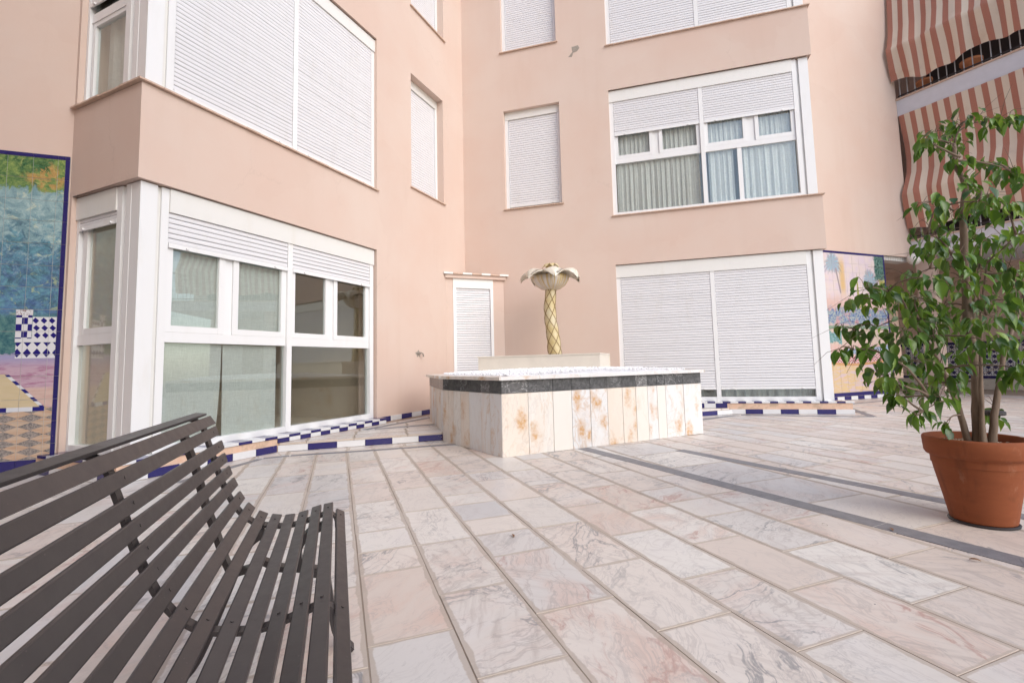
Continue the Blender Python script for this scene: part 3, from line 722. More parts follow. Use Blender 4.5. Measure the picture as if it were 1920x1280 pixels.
# ---- narrow side windows at the corner of the left wing (and a plain one at the right wing)
def side_bay(F, z0, z1, glass_top, shut_z, label, trans, closed=False):
    w = win_part(F, 0.6, z0, label)
    mb = MB(); F.box(mb, 0.047, 0.262, -0.185, -0.047, z0, z1-.005) if False else None
    mb = MB(); F.box(mb, 0.264, 0.322, -0.12, -0.078, z0, z1-.004); build('post_joint', mb, M['oldwhite'], w)
    mb = MB(); F.box(mb, 0.187, 0.263, -0.16, -0.047, z0, z1-.003); F.box(mb, 0.322, 0.402, -0.13, -0.048, z0, z1-.003); F.box(mb, 1.045, 1.082, -0.13, -0.05, z0, z1-.22)
    F.box(mb, 0.403, 1.044, -0.13, -0.052, z0, z0+.06); build('frame', mb, M['white'], w)
    mb = MB(); F.box(mb, 0.403, 1.083, -0.13, -0.036, z1-.22, z1-.004); build('shutter_box', mb, M['oldwhite'], w)
    if shut_z < z1-.22: shutter(F, 0.404, 1.043, shut_z, z1-.22, -0.058, w, single=False)
    if trans:
        mb = MB(); F.box(mb, 0.403, 1.044, -0.13, -0.078, trans, trans+.098); build('transom', mb, M['white'], w)
        sash(F, 0.403, 1.00, trans+.099, z1-.22, 0.06, -0.09, w); pane(F, 0.403, 1.044, z0+.061, trans, -0.10, w)
        mb = MB(); F.box(mb, 1.001, 1.044, -0.13, -0.085, trans+.099, z1-.22); build('sash_post', mb, M['white'], w)
    else:
        sash(F, 0.403, 1.03, z0+.061, glass_top, 0.045, -0.09, w)
        mb = MB(); F.box(mb, 0.403, 1.044, -0.13, -0.07, glass_top, glass_top+.09); build('transom', mb, M['white'], w); pane(F, 0.403, 1.044, glass_top+.09, z1-.22, -0.1, w)
side_bay(FB, 0.172, 2.622, 2.24, 2.285, 'narrow ground floor side window beside the left mural', 1.170)
side_bay(FB, 3.545, 5.915, 4.46, 4.62, 'narrow upper side window with a pale curtain at the left corner', None)

# ---- small recessed shutters
def small_win(F, t0, t1, z0, z1, dep, label, gap=0.0):
    w = win_part(F, (t0+t1)/2, z0, label); o = -dep
    mb = MB(); F.box(mb, t0+.002, t1-.002, o, o+.05, z1-.15, z1-.002); build('shutter_box', mb, M['oldwhite'], w)
    mb = MB(); F.box(mb, t0+.002, t0+.062, o, o+.045, z0+.02, z1-.152); build('frame', mb, M['white'], w); mb = MB(); F.box(mb, t1-.062, t1-.002, o, o+.045, z0+.02, z1-.152); build('frame', mb, M['white'], w)
    shutter(F, t0+.063, t1-.063, z0+.015+gap, z1-.152, o+.02, w, single=False)
    if gap:
        mb = MB(); F.box(mb, t0+.063, t1-.063, o-.06, o+.0, z0+.004, z0+.10); build('gap_shade_sheet', mb, M['dark'], w)  # dark strip in place of the shade under the raised shutter
    n = 8; wd = (t1-t0+.07)/n
    for i in range(n):
        mb = MB(); a = t0-.035+i*wd; F.box(mb, a+.002, a+wd-.002, o+.052, 0.035, z0-.012, z0+.006); build('sill_tile', mb, M['sill'], w)
small_win(FL, 3.93, 4.90, 3.87, 5.87, 0.18, 'small recessed window of the left wing on the first floor')
small_win(FL, 3.95, 4.95, 7.09, 9.1, 0.18, 'small recessed window of the left wing on the top floor')
small_win(FR, rt(1.98), rt(0.87), 3.88, 5.87, 0.13, 'small recessed window of the right wing on the first floor', 0.05)
small_win(FR, rt(1.96), rt(0.85), 7.08, 9.1, 0.13, 'small recessed window of the right wing on the top floor')

# ---- clay sills of the bays
def bay_sill(F, t0, t1, z, over=0.035, n=20):
    mb = MB(); wd = (t1-t0)/n
    for i in range(n):
        a = t0+i*wd; mb = MB(); F.box(mb, a+.0015, a+wd-.0015, -0.14, over+RND.uniform(-.004, .004), z+.004, z+.020); build('sill_tile', mb, M['sill'] , bld)
bay_sill(FL, 0.0, 3.12, 3.52, n=19); bay_sill(FB, -0.035, 1.13, 3.5205, n=7)
bay_sill(FR, -0.03, 3.36, 3.516, n=20); bay_sill(FR, -0.03, 3.36, 6.775, n=20)

# ---- ground floor plinths with blue and white sill and skirting tiles
def plinth(F, t0, t1, zt, parent, off=0.145):
    mb = MB(); F.box(mb, t0, t1, -0.05, off, 0.0, zt-.028); build('plinth', mb, M['plinth'], parent)
def sill_tiles(F, t0, t1, zt, off0, off1, w, start=0):
    n = max(1, round((t1-t0)/w)); w = (t1-t0)/n
    for i in range(n):
        mb = MB(); a = t0+i*w; F.box(mb, a+.001, a+w-.001, off0, off1+RND.uniform(0, .004), zt-.026, zt+RND.uniform(-.001, .001))
        build('sill_tile', mb, M['blue'] if (i+start) % 2 else M['wglaze'], bld)
plinth(FL, -0.13, 1.33, 0.17, bld); plinth(FL, 1.33, 3.10, 0.17, bld, 0.143); plinth(FR, -0.13, 3.45, 0.20, bld); plinth(FB, -0.148, 1.12, 0.169, bld, 0.143)
sill_tiles(FL, -0.15, 3.12, 0.172, -0.048, 0.155, 0.148); sill_tiles(FR, -0.15, 3.45, 0.20, -0.048, 0.155, 0.118)
sill_tiles(FB, -0.13, 1.08, 0.1715, -0.048, 0.15, 0.148)
tile_run(FL, -0.16, 1.33, 0.146, 0.004, 0.075, 0.248, bld, 'skirting_tile', start=0)
tile_run(FL, 1.34, 3.10, 0.146, PZ+.002, 0.142, 0.148, bld, 'skirting_tile', start=1)
tile_run(FL, 3.12, LK-.2, 0.0, PZ+.002, PZ+.075, 0.25, bld, 'skirting_tile', start=1)
tile_run(FB, -0.16, 1.1, 0.146, 0.004, 0.075, 0.248, bld, 'skirting_tile', start=1)
tile_run(FR, -0.15, 1.63, 0.146, 0.004, 0.078, 0.27, bld, 'skirting_tile', start=0)
tile_run(FR, 1.64, 3.4, 0.146, PZ+.002, 0.172, 0.17, bld, 'skirting_tile', start=1)
tile_run(FN, -0.9, tN1, 0.0, 0.004, 0.075, 0.2, bld, 'skirting_tile', start=0)

# peeled patch of render high on the right wing
mb = MB(); pts = []
for i, (dt, dz) in enumerate(((-0.10, -0.09), (-0.03, -0.10), (0.0, -0.02), (0.07, -0.01), (0.12, 0.05), (0.09, 0.11), (0.02, 0.10), (-0.03, 0.10), (-0.02, 0.0), (-0.06, -0.05))):
    pts.append((RK-2.29-dt, 6.81+dz))
mb.poly([FR.p(t, 0.003, z) for t, z in pts]); mb.poly([FR.p(t, -0.002, z) for t, z in reversed(pts)])
build('bare_render_patch', mb, M['concrete'], bld)['label'] = 'grey patch of bare render where paint has flaked off'

# ------------------------------------------------------------------ curtains
def curtain(F, t0, t1, z0, z1, off, mat, label, amp=0.012, freq=30, slit=None, hem=False):
    mb = MB(); n = max(16, int((t1-t0)*130)); m = 4; rr = RND.uniform(0, 10)
    phs = [rr]
    for i in range(n): phs.append(phs[-1]+(t1-t0)/n*freq*RND.choice((0.45, 0.8, 1.2, 1.9)))
    i0 = len(mb.v)
    for k in range(m+1):
        z = z0+(z1-z0)*k/m
        for i in range(n+1):
            t = t0+(t1-t0)*i/n
            ph = phs[i]; o = amp*(math.sin(ph)+0.5*math.sin(ph*2.3+1.0)+0.35*math.sin(ph*0.37))*(1-0.45*k/m)
            tt = t
            if slit == 'r' : tt = t-(0.05*(1-k/m)**2)*max(0, (i/n-0.75)*4)
            if slit == 'l' : tt = t+(0.012*(1-k/m))*max(0, (0.25-i/n)*4)
            mb.v.append(F.p(tt, off+o, z))
    for k in range(m):
        for i in range(n):
            a = i0+k*(n+1)+i; mb.f.append((a, a+1, a+n+2, a+n+1)); mb.mi.append(0)
    o = build('curtain', mb, mat, None, F.p((t0+t1)/2, off, z0), True)
    tag(o, label, 'curtain', 'curtains behind the windows'); return o
curtain(FL, 0.30, 0.875, 0.19, 1.165, -0.128, M['linen'], 'left linen curtain behind the lower left pane, its edge lifting off at a dark slit', 0.003, 9, 'r')
curtain(FL, 0.885, 1.52, 0.19, 1.165, -0.128, M['linen'], 'linen curtain right of the dark slit in the lower left pane of the left wing', 0.003, 8, 'l')
curtain(FL, 0.32, 0.86, 1.30, 2.38, -0.135, M['linen'], 'linen curtain in the first upper pane from the white corner post', 0.003, 10)
curtain(FL, 0.93, 1.56, 1.27, 2.38, -0.135, M['linen'], 'linen curtain in the second upper pane from the white corner post', 0.003, 11)
curtain(FB, 0.36, 0.93, 1.26, 2.40, -0.14, M['darklinen'], 'grey linen curtain in the top pane beside the left mural', 0.004, 12)
curtain(FB, 0.36, 0.93, 0.2, 1.2, -0.14, M['darklinen'], 'grey linen curtain in the low pane beside the left mural', 0.004, 12)
curtain(FB, 0.36, 0.95, 3.58, 5.6, -0.18, M['greycloth'], 'grey hanging curtain in the upper side window over the left corner', 0.02, 26)
curtain(FR, 1.80, 3.24, 3.63, 4.535, -0.145, M['sheer'], 'widest pleated sheer curtain in the long lower pane of the right wing', 0.018, 62)
curtain(FR, 1.26, 1.66, 3.63, 4.535, -0.145, M['sheer'], 'narrow pleated sheer curtain beside the dark vase gap in the middle lower pane', 0.018, 60)
curtain(FR, 0.30, 1.13, 3.63, 4.535, -0.145, M['sheer'], 'pale pleated curtain in the lower pane nearest the outer corner of the right wing', 0.018, 50)
for a, b, w_ in ((2.63, 3.2, 'leftmost'), (1.83, 2.42, 'second from left'), (1.08, 1.66, 'third from left'), (0.33, 0.85, 'rightmost')):
    curtain(FR, a, b, 4.68, 5.6, -0.15, M['sheer'], 'short gathered cafe curtain, %s of the four under the raised shutters' % w_, 0.014, 70)
curtain(FR, 0.30, 1.69, 0.26, 0.9, -0.2, M['greycloth'], 'grey pleated curtain seen in the gap under the right closed shutter', 0.025, 32)
curtain(FR, 1.76, 3.2, 0.26, 0.9, -0.2, M['greycloth'], 'grey pleated curtain in the gap under the shutter beside the fountain', 0.025, 32)

# ------------------------------------------------------------------ corner meter cabinet
cl = Vector((*FL.p(4.93, 0.0, 0).xy, 0)); cr = Vector((*FR.p(RK-0.80, 0.0, 0).xy, 0)); dC = (cr-cl).normalized(); nC = Vector((dC.y, -dC.x, 0)); LC = (cr-cl).length
FC = Fr((cl.x, cl.y), (dC.x, dC.y), (nC.x, nC.y))
cab = thing('meter_cabinet', FC.p(LC/2, 0, PZ), 'narrow pink corner cupboard with white roller shutter and tiled ledge', 'cupboard')
t0, t1 = LC*0.115, LC*0.80
mb = MB(); FC.box(mb, 0.0, t0, -0.05, 0.0, PZ, 2.50); FC.box(mb, t1+.002, LC-.01, -0.05, 0.0, PZ, 2.50); build('body', mb, M['plaster'], cab)
mb = MB(); FC.box(mb, -0.02, LC+.02, -0.2, 0.05, 2.50, 2.565); build('ledge', mb, M['plaster'], cab)
n = 7
for i in range(n):
    mb = MB(); a = -0.06+(LC+.13)*i/n; b = a+(LC+.13)/n
    FC.box(mb, a+.003, b-.003, -0.2, 0.085, 2.567, 2.589+RND.uniform(0, .012)); build('ledge_tile', mb, M['sill'] if i % 2 else M['oldwhite'], cab)
mb = MB(); FC.box(mb, t0, t1, -0.04, 0.012, 2.32, 2.498); build('shutter_box', mb, M['oldwhite'], cab)
mb = MB(); FC.box(mb, t0, t0+.055, -0.04, 0.010, PZ, 2.32); FC.box(mb, t1-.055, t1, -0.04, 0.010, PZ, 2.32); build('frame', mb, M['white'], cab)
mb = MB(); FC.box(mb, t0+.055, t1-.055, -0.04, -0.03, PZ, 2.32); build('gap_shade_sheet', mb, M['dark'], cab)  # dark sheet, in place of shade between the cupboard slats
n = 50; h = (2.32-PZ)/n; me = slat_mesh(FC, t1-t0-.116, h)
for i in range(n): link('slat', me, cab, FC.p(t0+.058, -0.022, PZ+i*h))

# broken tap socket on the left wing
tp = thing('tap_socket', FL.p(4.08, 0, 1.09), 'small broken tap stub in a chipped hole on the pink wall', 'tap')
mb = MB(); mb.poly([FL.p(4.08+0.07*math.cos(a)*(1+.3*math.sin(3*a)), 0.002, 1.10+0.05*math.sin(a)*(1+.4*math.sin(5*a))) for a in [i*math.pi/8 for i in range(16)]])
build('chipped_hole', mb, M['concrete'], tp)
mb = MB(); mb.tube([FL.p(4.05, 0.004, 1.11), FL.p(4.09, 0.05, 1.12), FL.p(4.13, 0.06, 1.10), FL.p(4.14, 0.06, 1.05)], 0.012, 8); build('pipe', mb, M['concrete'], tp)

# ------------------------------------------------------------------ fountain
fo = thing('fountain', (0.6, 6.2, 0), 'low marble clad basin with dark tiled band filled with white gravel', 'fountain')
def fr_between(a, b):
    d = Vector((b[0]-a[0], b[1]-a[1], 0)); L = d.length; d.normalize(); n = Vector((d.y, -d.x, 0))
    c = Vector((0.6, 6.3, 0))-Vector((*a, 0))
    if n.dot(c) > 0: n = -n
    return Fr(a, (d.x, d.y), (n.x, n.y)), L
mb = MB(); inner = []
cx, cy = 0.6, 6.2
core = [(cx+(p[0]-cx)*0.985, cy+(p[1]-cy)*0.985) for p in FOUNT]
mb.prism(core, 0.0, 0.70); build('core', mb, M['cream'], fo)
edges = [(0, 1, [0.0, 0.29, 0.577, 0.804, 1.038, 1.263, 1.469, 1.658, 1.83, 1.973, 2.102, 2.386, 2.676]),
         (0, 6, [0.0, 0.221, 0.405, 0.658, 0.86, 1.03, 1.16, 1.304]), (6, 5, [0, .2, .42, .7, 1.0, 1.25, 1.452]), (1, 2, [0, .25, .5, .75, 1.02]), (2, 3, [0, .3, .6, .89]), (5, 4, [0, .4, .8, 1.229])]
for a, b, ts in edges:
    F, L = fr_between(FOUNT[a], FOUNT[b]); sc = L/ts[-1]
    for u, v in zip(ts, ts[1:]):
        u *= sc; v *= sc
        mb = MB(); F.box(mb, u+.0025, v-.0025, -0.012, 0.0+RND.uniform(0, .002), 0.002, 0.603); build('marble_panel', mb, M['panel'], fo)
        mb = MB(); F.box(mb, u+.002, v-.002, -0.012, 0.001+RND.uniform(0, .002), 0.607, 0.733); build('dark_tile', mb, M['darkm'], fo)
    # coping pieces
    nn = max(1, round(L/0.95))
    for i in range(nn):
        e0 = -0.035 if i == 0 else 0; e1 = 0.035 if i == nn-1 else 0
        a0 = L*i/nn; a1 = L*(i+1)/nn
        p = [F.p(a0-e0*-1*0+(-0.04 if i == 0 else .0015), 0.045, 0), F.p(a1+(0.04 if i == nn-1 else -.0015), 0.045, 0), F.p(a1-(0.16 if i == nn-1 else .0015), -0.24, 0), F.p(a0+(0.16 if i == 0 else .0015), -0.24, 0)]
        if (p[1]-p[0]).cross(p[2]-p[1]).z < 0: p.reverse()
        mb = MB(); mb.prism([(q.x, q.y) for q in p], 0.7355, 0.770, 0, 0.004); build('coping_slab', mb, M['panel'], fo)
# gravel bed: displaced sheet plus real pebbles
mb = MB(); NG = 40; rr = random.Random(3)
inn = [(cx+(p[0]-cx)*0.90, cy+(p[1]-cy)*0.90) for p in FOUNT]
mb.prism(inn, 0.70, 0.772); 
for k in range(2600):
    while True:
        x, y = rr.uniform(-1.3, 2.35), rr.uniform(4.6, 7.8)
        if inside((x, y), inn): break
    dd = min(1, math.hypot(x-cx, y-cy)/1.5); z = 0.772+0.055*(1-dd*dd*0.8)+rr.uniform(-.006, .003); s = rr.uniform(.010, .020)
    i = len(mb.v); a = rr.uniform(0, 6.28)
    for q in ((s, 0, 0), (0, s*.8, 0), (-s, 0, 0), (0, -s*.8, 0), (0, 0, s*.8), (0, 0, -s)):
        mb.v.append(Vector((x+q[0]*math.cos(a)-q[1]*math.sin(a), y+q[0]*math.sin(a)+q[1]*math.cos(a), z+q[2])))
    for f in ((0, 1, 4), (1, 2, 4), (2, 3, 4), (3, 0, 4), (1, 0, 5), (2, 1, 5), (3, 2, 5), (0, 3, 5)):
        mb.f.append(tuple(i+j for j in f)); mb.mi.append(0)
i = len(mb.v); top = 0
n = len(inn)
for s, z in ((1.0, 0.772), (0.72, 0.80), (0.4, 0.818)):
    for p in inn: mb.v.append(Vector((cx+(p[0]-cx)*s, cy+(p[1]-cy)*s, z)))
for r in range(2):
    for k in range(n):
        a = i+r*n+k; b = i+r*n+(k+1) % n; mb.f.append((a, b, b+n, a+n)); mb.mi.append(0)
mb.f.append(tuple(i+2*n+k for k in range(n))); mb.mi.append(0)
build('gravel', mb, M['wgravel'], fo, kind='stuff')
# cream parapet box behind the gravel
WLp, WRp = Vector((-0.24, 7.75, 0)), Vector((1.47, 7.10, 0)); FP, LP = fr_between((-0.24, 7.75), (1.47, 7.10))
mb = MB(); FP.box(mb, 0.01, LP-.01, -0.80, -0.016, 0.0, 1.0); build('back_block', mb, M['cream'], fo)
for a, b in zip((0.0, 0.55, 1.16, 1.28, 1.72), (0.55, 1.16, 1.28, 1.72, LP)):
    mb = MB(); FP.box(mb, a+.002, b-.002, -0.016, 0.0, 0.70, 1.003+RND.uniform(0, .006)); build('back_panel', mb, M['cream'], fo)
mb = MB(); FP.box(mb, 0.0, LP, -0.81, -0.017, 1.0, 1.016); build('back_top', mb, M['cream'], fo)

# ------------------------------------------------------------------ palm tree sculpture
pt = thing('palm_sculpture', (0.69, 7.75, 1.016), 'carved stone palm tree with scored trunk and drooping petal bowl standing on the fountain', 'sculpture')
def m_palm_trunk():
    g = G('gold_onyx', 0.35, 0.5); p = g.pos(); a = g.noise(p, 5, 5, 0.6)
    g.color(g.ramp(a, [(0.3, (0.52, 0.40, 0.17)), (0.5, (0.60, 0.50, 0.29)), (0.7, (0.56, 0.50, 0.36))])); return g.m
def m_petal_white():
    g = G('white_onyx', 0.35, 0.5); p = g.pos(); a = g.noise(p, 16, 5, 0.6, 0.8)
    g.color(g.ramp(a, [(0.3, (0.58, 0.51, 0.39)), (0.5, (0.74, 0.69, 0.59)), (0.7, (0.66, 0.58, 0.44))])); return g.m
def m_petal():
    g = G('banded_onyx', 0.35, 0.5); p = g.obj(pt); x = g.xyz(p); ang = g.math('ARCTAN2', x[1], x[0])
    a = g.noise(g.vec(g.mul(ang, 3.2), g.mul(x[2], 0.6), 0.0), 2.0, 3, 0.5)
    g.color(g.ramp(a, [(0.32, (0.62, 0.58, 0.54)), (0.46, (0.55, 0.49, 0.42)), (0.56, (0.52, 0.36, 0.10)), (0.66, (0.60, 0.56, 0.50)), (0.8, (0.66, 0.64, 0.62))])); return g.m
mt, mp, mpw = m_palm_trunk(), m_petal(), m_petal_white(); mgroove = m_plain('groove_brown', (0.17, 0.10, 0.03), 0.6)
tz = [(1.016, 0.70, .112), (1.15, 0.69, .112), (1.35, 0.675, .105), (1.55, 0.65, .100), (1.75, 0.635, .098), (1.92, 0.64, .094), (2.05, 0.66, .090), (2.13, 0.668, .088)]
def tr(z):
    for (z0, x0, r0), (z1, x1, r1) in zip(tz, tz[1:]):
        if z <= z1: k = (z-z0)/(z1-z0); return x0+(x1-x0)*k, r0+(r1-r0)*k
    return tz[-1][1:]
PY = 7.75
mb = MB(); pp = []; rs = []
for i in range(23):
    z = 1.016+(2.13-1.016)*i/22; x, r = tr(z); pp.append((x, PY, z)); rs.append(r)
mb.tube(pp, rs, 24); build('trunk', mb, mt, pt, smooth=True)
mb = MB()
for s in (1, -1):
    for k in range(5):
        pl = []
        for i in range(60):
            q = i/59; z = 1.018+1.10*q; x, r = tr(z); a = 2*math.pi*k/5+s*q*2*math.pi*0.95
            pl.append((x+math.cos(a)*(r+.0005), PY+math.sin(a)*(r+.0005), z))
        mb.tube(pl, 0.0055, 5)
build('scored_lattice', mb, mgroove, pt)
bx = 0.668
mb = MB(); mb.lathe([(0.06, 2.10), (0.16, 2.125), (0.24, 2.18), (0.29, 2.25), (0.31, 2.33), (0.28, 2.335), (0.2, 2.30), (0.02, 2.29)], bx, PY, 40); build('bowl', mb, mp, pt, smooth=True)
for k in range(7):
    a = -math.pi/2+2*math.pi*k/7+0.03; mb = MB(); d = Vector((math.cos(a), math.sin(a), 0)); s = Vector((-d.y, d.x, 0)); c = Vector((bx, PY, 0))
    prof = [(0.18, 2.34, 0.07), (0.26, 2.405, 0.13), (0.36, 2.425, 0.165), (0.44, 2.41, 0.145), (0.495, 2.365, 0.085), (0.52, 2.30, 0.008)]
    i = len(mb.v)
    for lay in (0.0, -0.022):
        for r, z, w in prof:
            for u in (-1, -.5, 0, .5, 1):
                mb.v.append(c+d*(r-0.012*abs(u))+s*w*u+Vector((0, 0, z+lay-0.035*u*u+(0.012 if u == 0 else 0))))
    m = len(prof)
    for l in (0, 1):
        for r in range(m-1):
            for u in range(4):
                b = i+l*m*5+r*5+u; f = (b, b+1, b+6, b+5); mb.f.append(f if l == 0 else tuple(reversed(f))); mb.mi.append(0)
    for r in range(m-1):
        for u in (0, 4):
            b = i+r*5+u; mb.f.append((b, b+5, b+5+m*5, b+m*5)); mb.mi.append(0)
    build('petal', mb, mpw, pt, smooth=True)
mb = MB(); mb.lathe([(0.02, 2.29), (0.05, 2.34), (0.045, 2.42), (0.03, 2.50), (0.0, 2.52)], bx+.01, PY, 14); build('finial', mb, mt, pt, smooth=True)
for k in range(7):
    a = 2*math.pi*k/7+.3; mb = MB(); d = Vector((math.cos(a), math.sin(a), 0)); s = Vector((-d.y, d.x, 0)); c = Vector((bx+.01, PY, 0))
    for (r0, z0, w0), (r1, z1, w1) in zip([(0.0, 2.515, .02), (.05, 2.55, .035), (.10, 2.545, .04)], [(.05, 2.55, .035), (.10, 2.545, .04), (.145, 2.495, .01)]):
        mb.hexa([c+d*r0-s*w0+Vector((0, 0, z0-.012)), c+d*r0+s*w0+Vector((0, 0, z0-.012)), c+d*r1+s*w1+Vector((0, 0, z1-.012)), c+d*r1-s*w1+Vector((0, 0, z1-.012)),
                 c+d*r0-s*w0+Vector((0, 0, z0)), c+d*r0+s*w0+Vector((0, 0, z0)), c+d*r1+s*w1+Vector((0, 0, z1)), c+d*r1-s*w1+Vector((0, 0, z1))])
    build('finial_leaf', mb, mt, pt)

# ------------------------------------------------------------------ tile murals
def mural(F, name, label, ts, zs, matfn, border_l, border_r, border_t, border_b):
    """ts / zs tile joints; border boxes in cobalt tiles"""
    root = thing(name, F.p((ts[0]+ts[-1])/2, 0.0, zs[0]), label, 'tile mural')
    root.rotation_euler = (0, 0, 0)
    ref = link(name+'_axis', None, None, (0, 0, 0)); bpy.data.objects.remove(ref)
    mat = matfn(F)
    tk = 0.012
    for a, b in zip(ts, ts[1:]):
        for c, d in zip(zs, zs[1:]):
            mb = MB(); F.box(mb, a+.002, b-.002, 0.0, tk+RND.uniform(0, .0015), c+.002, d-.002); build('tile', mb, mat, root)
    def bt(a, b, c, d):
        mb = MB(); F.box(mb, a+.0015, b-.0015, 0.0, tk+.003, c+.0015, d-.0015); build('border_tile', mb, M['blue'], root)
    for a, b in zip(ts, ts[1:]):
        if border_t: bt(a, b, zs[-1], zs[-1]+border_t)
        if border_b: bt(a, b, zs[0]-border_b, zs[0])
    for c, d in zip(zs, zs[1:]):
        if border_r: bt(ts[-1], ts[-1]+border_r, c, d)
        if border_l: bt(ts[0]-border_l, ts[0], c, d)
    if border_r and border_t: bt(ts[-1], ts[-1]+border_r, zs[-1], zs[-1]+border_t)
    if border_r and border_b: bt(ts[-1], ts[-1]+border_r, zs[0]-border_b, zs[0])
    mb = MB(); F.box(mb, ts[0]-border_l, ts[-1]+border_r, 0.0, 0.009, zs[0]-border_b, zs[-1]+border_t); build('mortar_bed', mb, M['mortar'], root)
    return root
def wall_tz(g, F):
    p = g.pos(); x = g.xyz(p)
    t = g.add(g.mul(g.sub(x[0], F.o.x), F.d.x), g.mul(g.sub(x[1], F.o.y), F.d.y))
    return t, x[2]
def paint_garden(F):
    g = G('garden_mural_paint', 0.15, 0.5); t, z = wall_tz(g, F)
    v = g.vec(g.mul(t, 1.0), g.mul(z, 1.0), 0.0)
    n1 = g.noise(v, 6, 5, 0.65, 0.4); n2 = g.noise(v, 22, 5, 0.7, 0.8); n3 = g.noise(v, 48, 4, 0.7, 1.0); n4 = g.noise(g.vadd(v, (3, 7, 1)), 4.5, 3, 0.6)
    zn = g.add(z, g.mul(g.sub(n1, 0.5), 0.35)); zf = g.add(z, g.mul(g.sub(n2, 0.5), 0.10))
    sp = g.add(g.mul(g.step(n3, 0.32, 0.68), 0.6), g.mul(g.step(n2, 0.3, 0.7), 0.4))
    cl1 = g.step(g.noise(g.vadd(v, (1.7, 4.1, 0)), 7.5, 6, 0.72, 1.2), 0.36, 0.66); cl2 = g.step(g.noise(g.vadd(v, (8.7, 2.1, 0)), 11.0, 6, 0.7, 0.8), 0.40, 0.64)
    hi = g.mul(g.step(g.noise(g.vadd(v, (5.5, 9.1, 0)), 6.5, 6, 0.75, 1.5), 0.56, 0.66), 0.8)
    green = g.mix(cl1, g.mix(sp, (0.012, 0.05, 0.02), (0.08, 0.20, 0.09)), g.mix(sp, (0.10, 0.22, 0.07), (0.34, 0.40, 0.12)))
    green = g.mix(hi, green, (0.52, 0.52, 0.18))
    org = g.mul(g.step(g.add(g.mul(g.absv(g.add(t, 0.17)), 2.6), g.mul(g.absv(g.sub(zf, 2.80)), 3.0)), 0.62, 0.36), g.step(cl2, 0.25, 0.7))
    green = g.mix(org, green, g.mix(sp, (0.34, 0.19, 0.06), (0.50, 0.36, 0.14)))
    teal = g.mix(cl1, g.mix(sp, (0.04, 0.13, 0.17), (0.14, 0.30, 0.34)), g.mix(sp, (0.20, 0.36, 0.40), (0.42, 0.54, 0.52)))
    teal = g.mix(hi, g.mix(0.22, teal, (0.46, 0.56, 0.56)), (0.56, 0.60, 0.46))
    deep = g.mix(cl1, g.mix(sp, (0.010, 0.035, 0.09), (0.03, 0.13, 0.18)), g.mix(sp, (0.05, 0.20, 0.28), (0.16, 0.38, 0.44)))
    deep = g.mix(0.12, deep, (0.40, 0.52, 0.54)); deep = g.mix(g.mul(cl2, 0.55), deep, g.mix(sp, (0.05, 0.08, 0.26), (0.10, 0.16, 0.40))); deep = g.mix(g.mul(hi, 0.8), deep, (0.46, 0.52, 0.26))
    c = g.mix(g.step(g.add(zn, g.mul(g.sub(cl2, 0.5), 0.5)), 1.95, 2.3), deep, teal); c = g.mix(g.step(g.add(zf, g.mul(g.sub(cl1, 0.5), 0.10)), 2.645, 2.70), c, green)
    low = g.mix(cl1, g.mix(sp, (0.015, 0.07, 0.11), (0.06, 0.17, 0.18)), (0.13, 0.26, 0.24)); c = g.mix(g.step(zf, 1.42, 1.5), low, c)
    streak = g.noise(g.vmul(v, (1.0, 6.0, 1)), 5, 5, 0.6, 0.5)
    purple = g.ramp(streak, [(0.3, (0.42, 0.27, 0.36)), (0.5, (0.50, 0.36, 0.43)), (0.62, (0.36, 0.17, 0.27)), (0.75, (0.52, 0.43, 0.47))])
    lil = g.mix(g.step(z, 0.95, 1.08), purple, (0.33, 0.31, 0.48)); c = g.mix(g.step(zf, 1.09, 1.105), lil, c)
    # paved diamonds at the bottom, yellow bed, kerb
    q1 = g.math('FRACT', g.add(g.mul(t, 2.6), g.mul(z, 6.5))); q2 = g.math('FRACT', g.sub(g.mul(t, 2.6), g.mul(z, 6.5)))
    chk = g.absv(g.sub(g.gt(q1, 0.5), g.gt(q2, 0.5)))
    stone = g.mix(chk, g.ramp(streak, [(0.3, (0.46, 0.29, 0.19)), (0.6, (0.54, 0.41, 0.31)), (0.8, (0.46, 0.37, 0.31))]), g.ramp(n3, [(0.35, (0.12, 0.12, 0.12)), (0.6, (0.36, 0.31, 0.28))]))
    c = g.mix(g.lt(zf, 0.60), c, stone)
    kt = g.sub(-0.381, g.mul(g.sub(0.902, z), -0.877))       # diagonal kerb
    bed = g.mul(g.lt(t, kt), g.band(z, 0.60, 0.91, 0.004)); c = g.mix(bed, c, g.mix(streak, (0.54, 0.44, 0.25), (0.60, 0.50, 0.36)))
    right = g.mul(g.gt(t, g.add(kt, 0.02)), g.mul(g.band(z, 0.60, 0.78, 0.02), 0.7)); c = g.mix(right, c, (0.62, 0.46, 0.36))
    kb = g.mul(g.lt(g.absv(g.sub(t, kt)), 0.016), g.band(z, 0.59, 0.905, 0.003)); c = g.mix(kb, c, g.mix(g.gt(g.math('FRACT', g.mul(z, 13.0)), 0.5), (0.66, 0.66, 0.68), (0.02, 0.02, 0.16)))
    kh = g.mul(g.band(z, 0.562, 0.602, 0.003), g.lt(t, -0.10)); c = g.mix(kh, c, g.mix(g.gt(g.math('FRACT', g.mul(g.add(t, 0.05), 3.1)), 0.58), (0.62, 0.64, 0.68), (0.02, 0.02, 0.17)))
    # tiled garden bench
    wht, blu = (0.66, 0.66, 0.68), (0.018, 0.014, 0.16)
    def diamonds(tx, zx): 
        a = g.math('FRACT', g.mul(tx, 1.0)); b = g.math('FRACT', g.mul(zx, 1.0))
        return g.lt(g.add(g.absv(g.sub(a, 0.5)), g.absv(g.sub(b, 0.5))), 0.42)
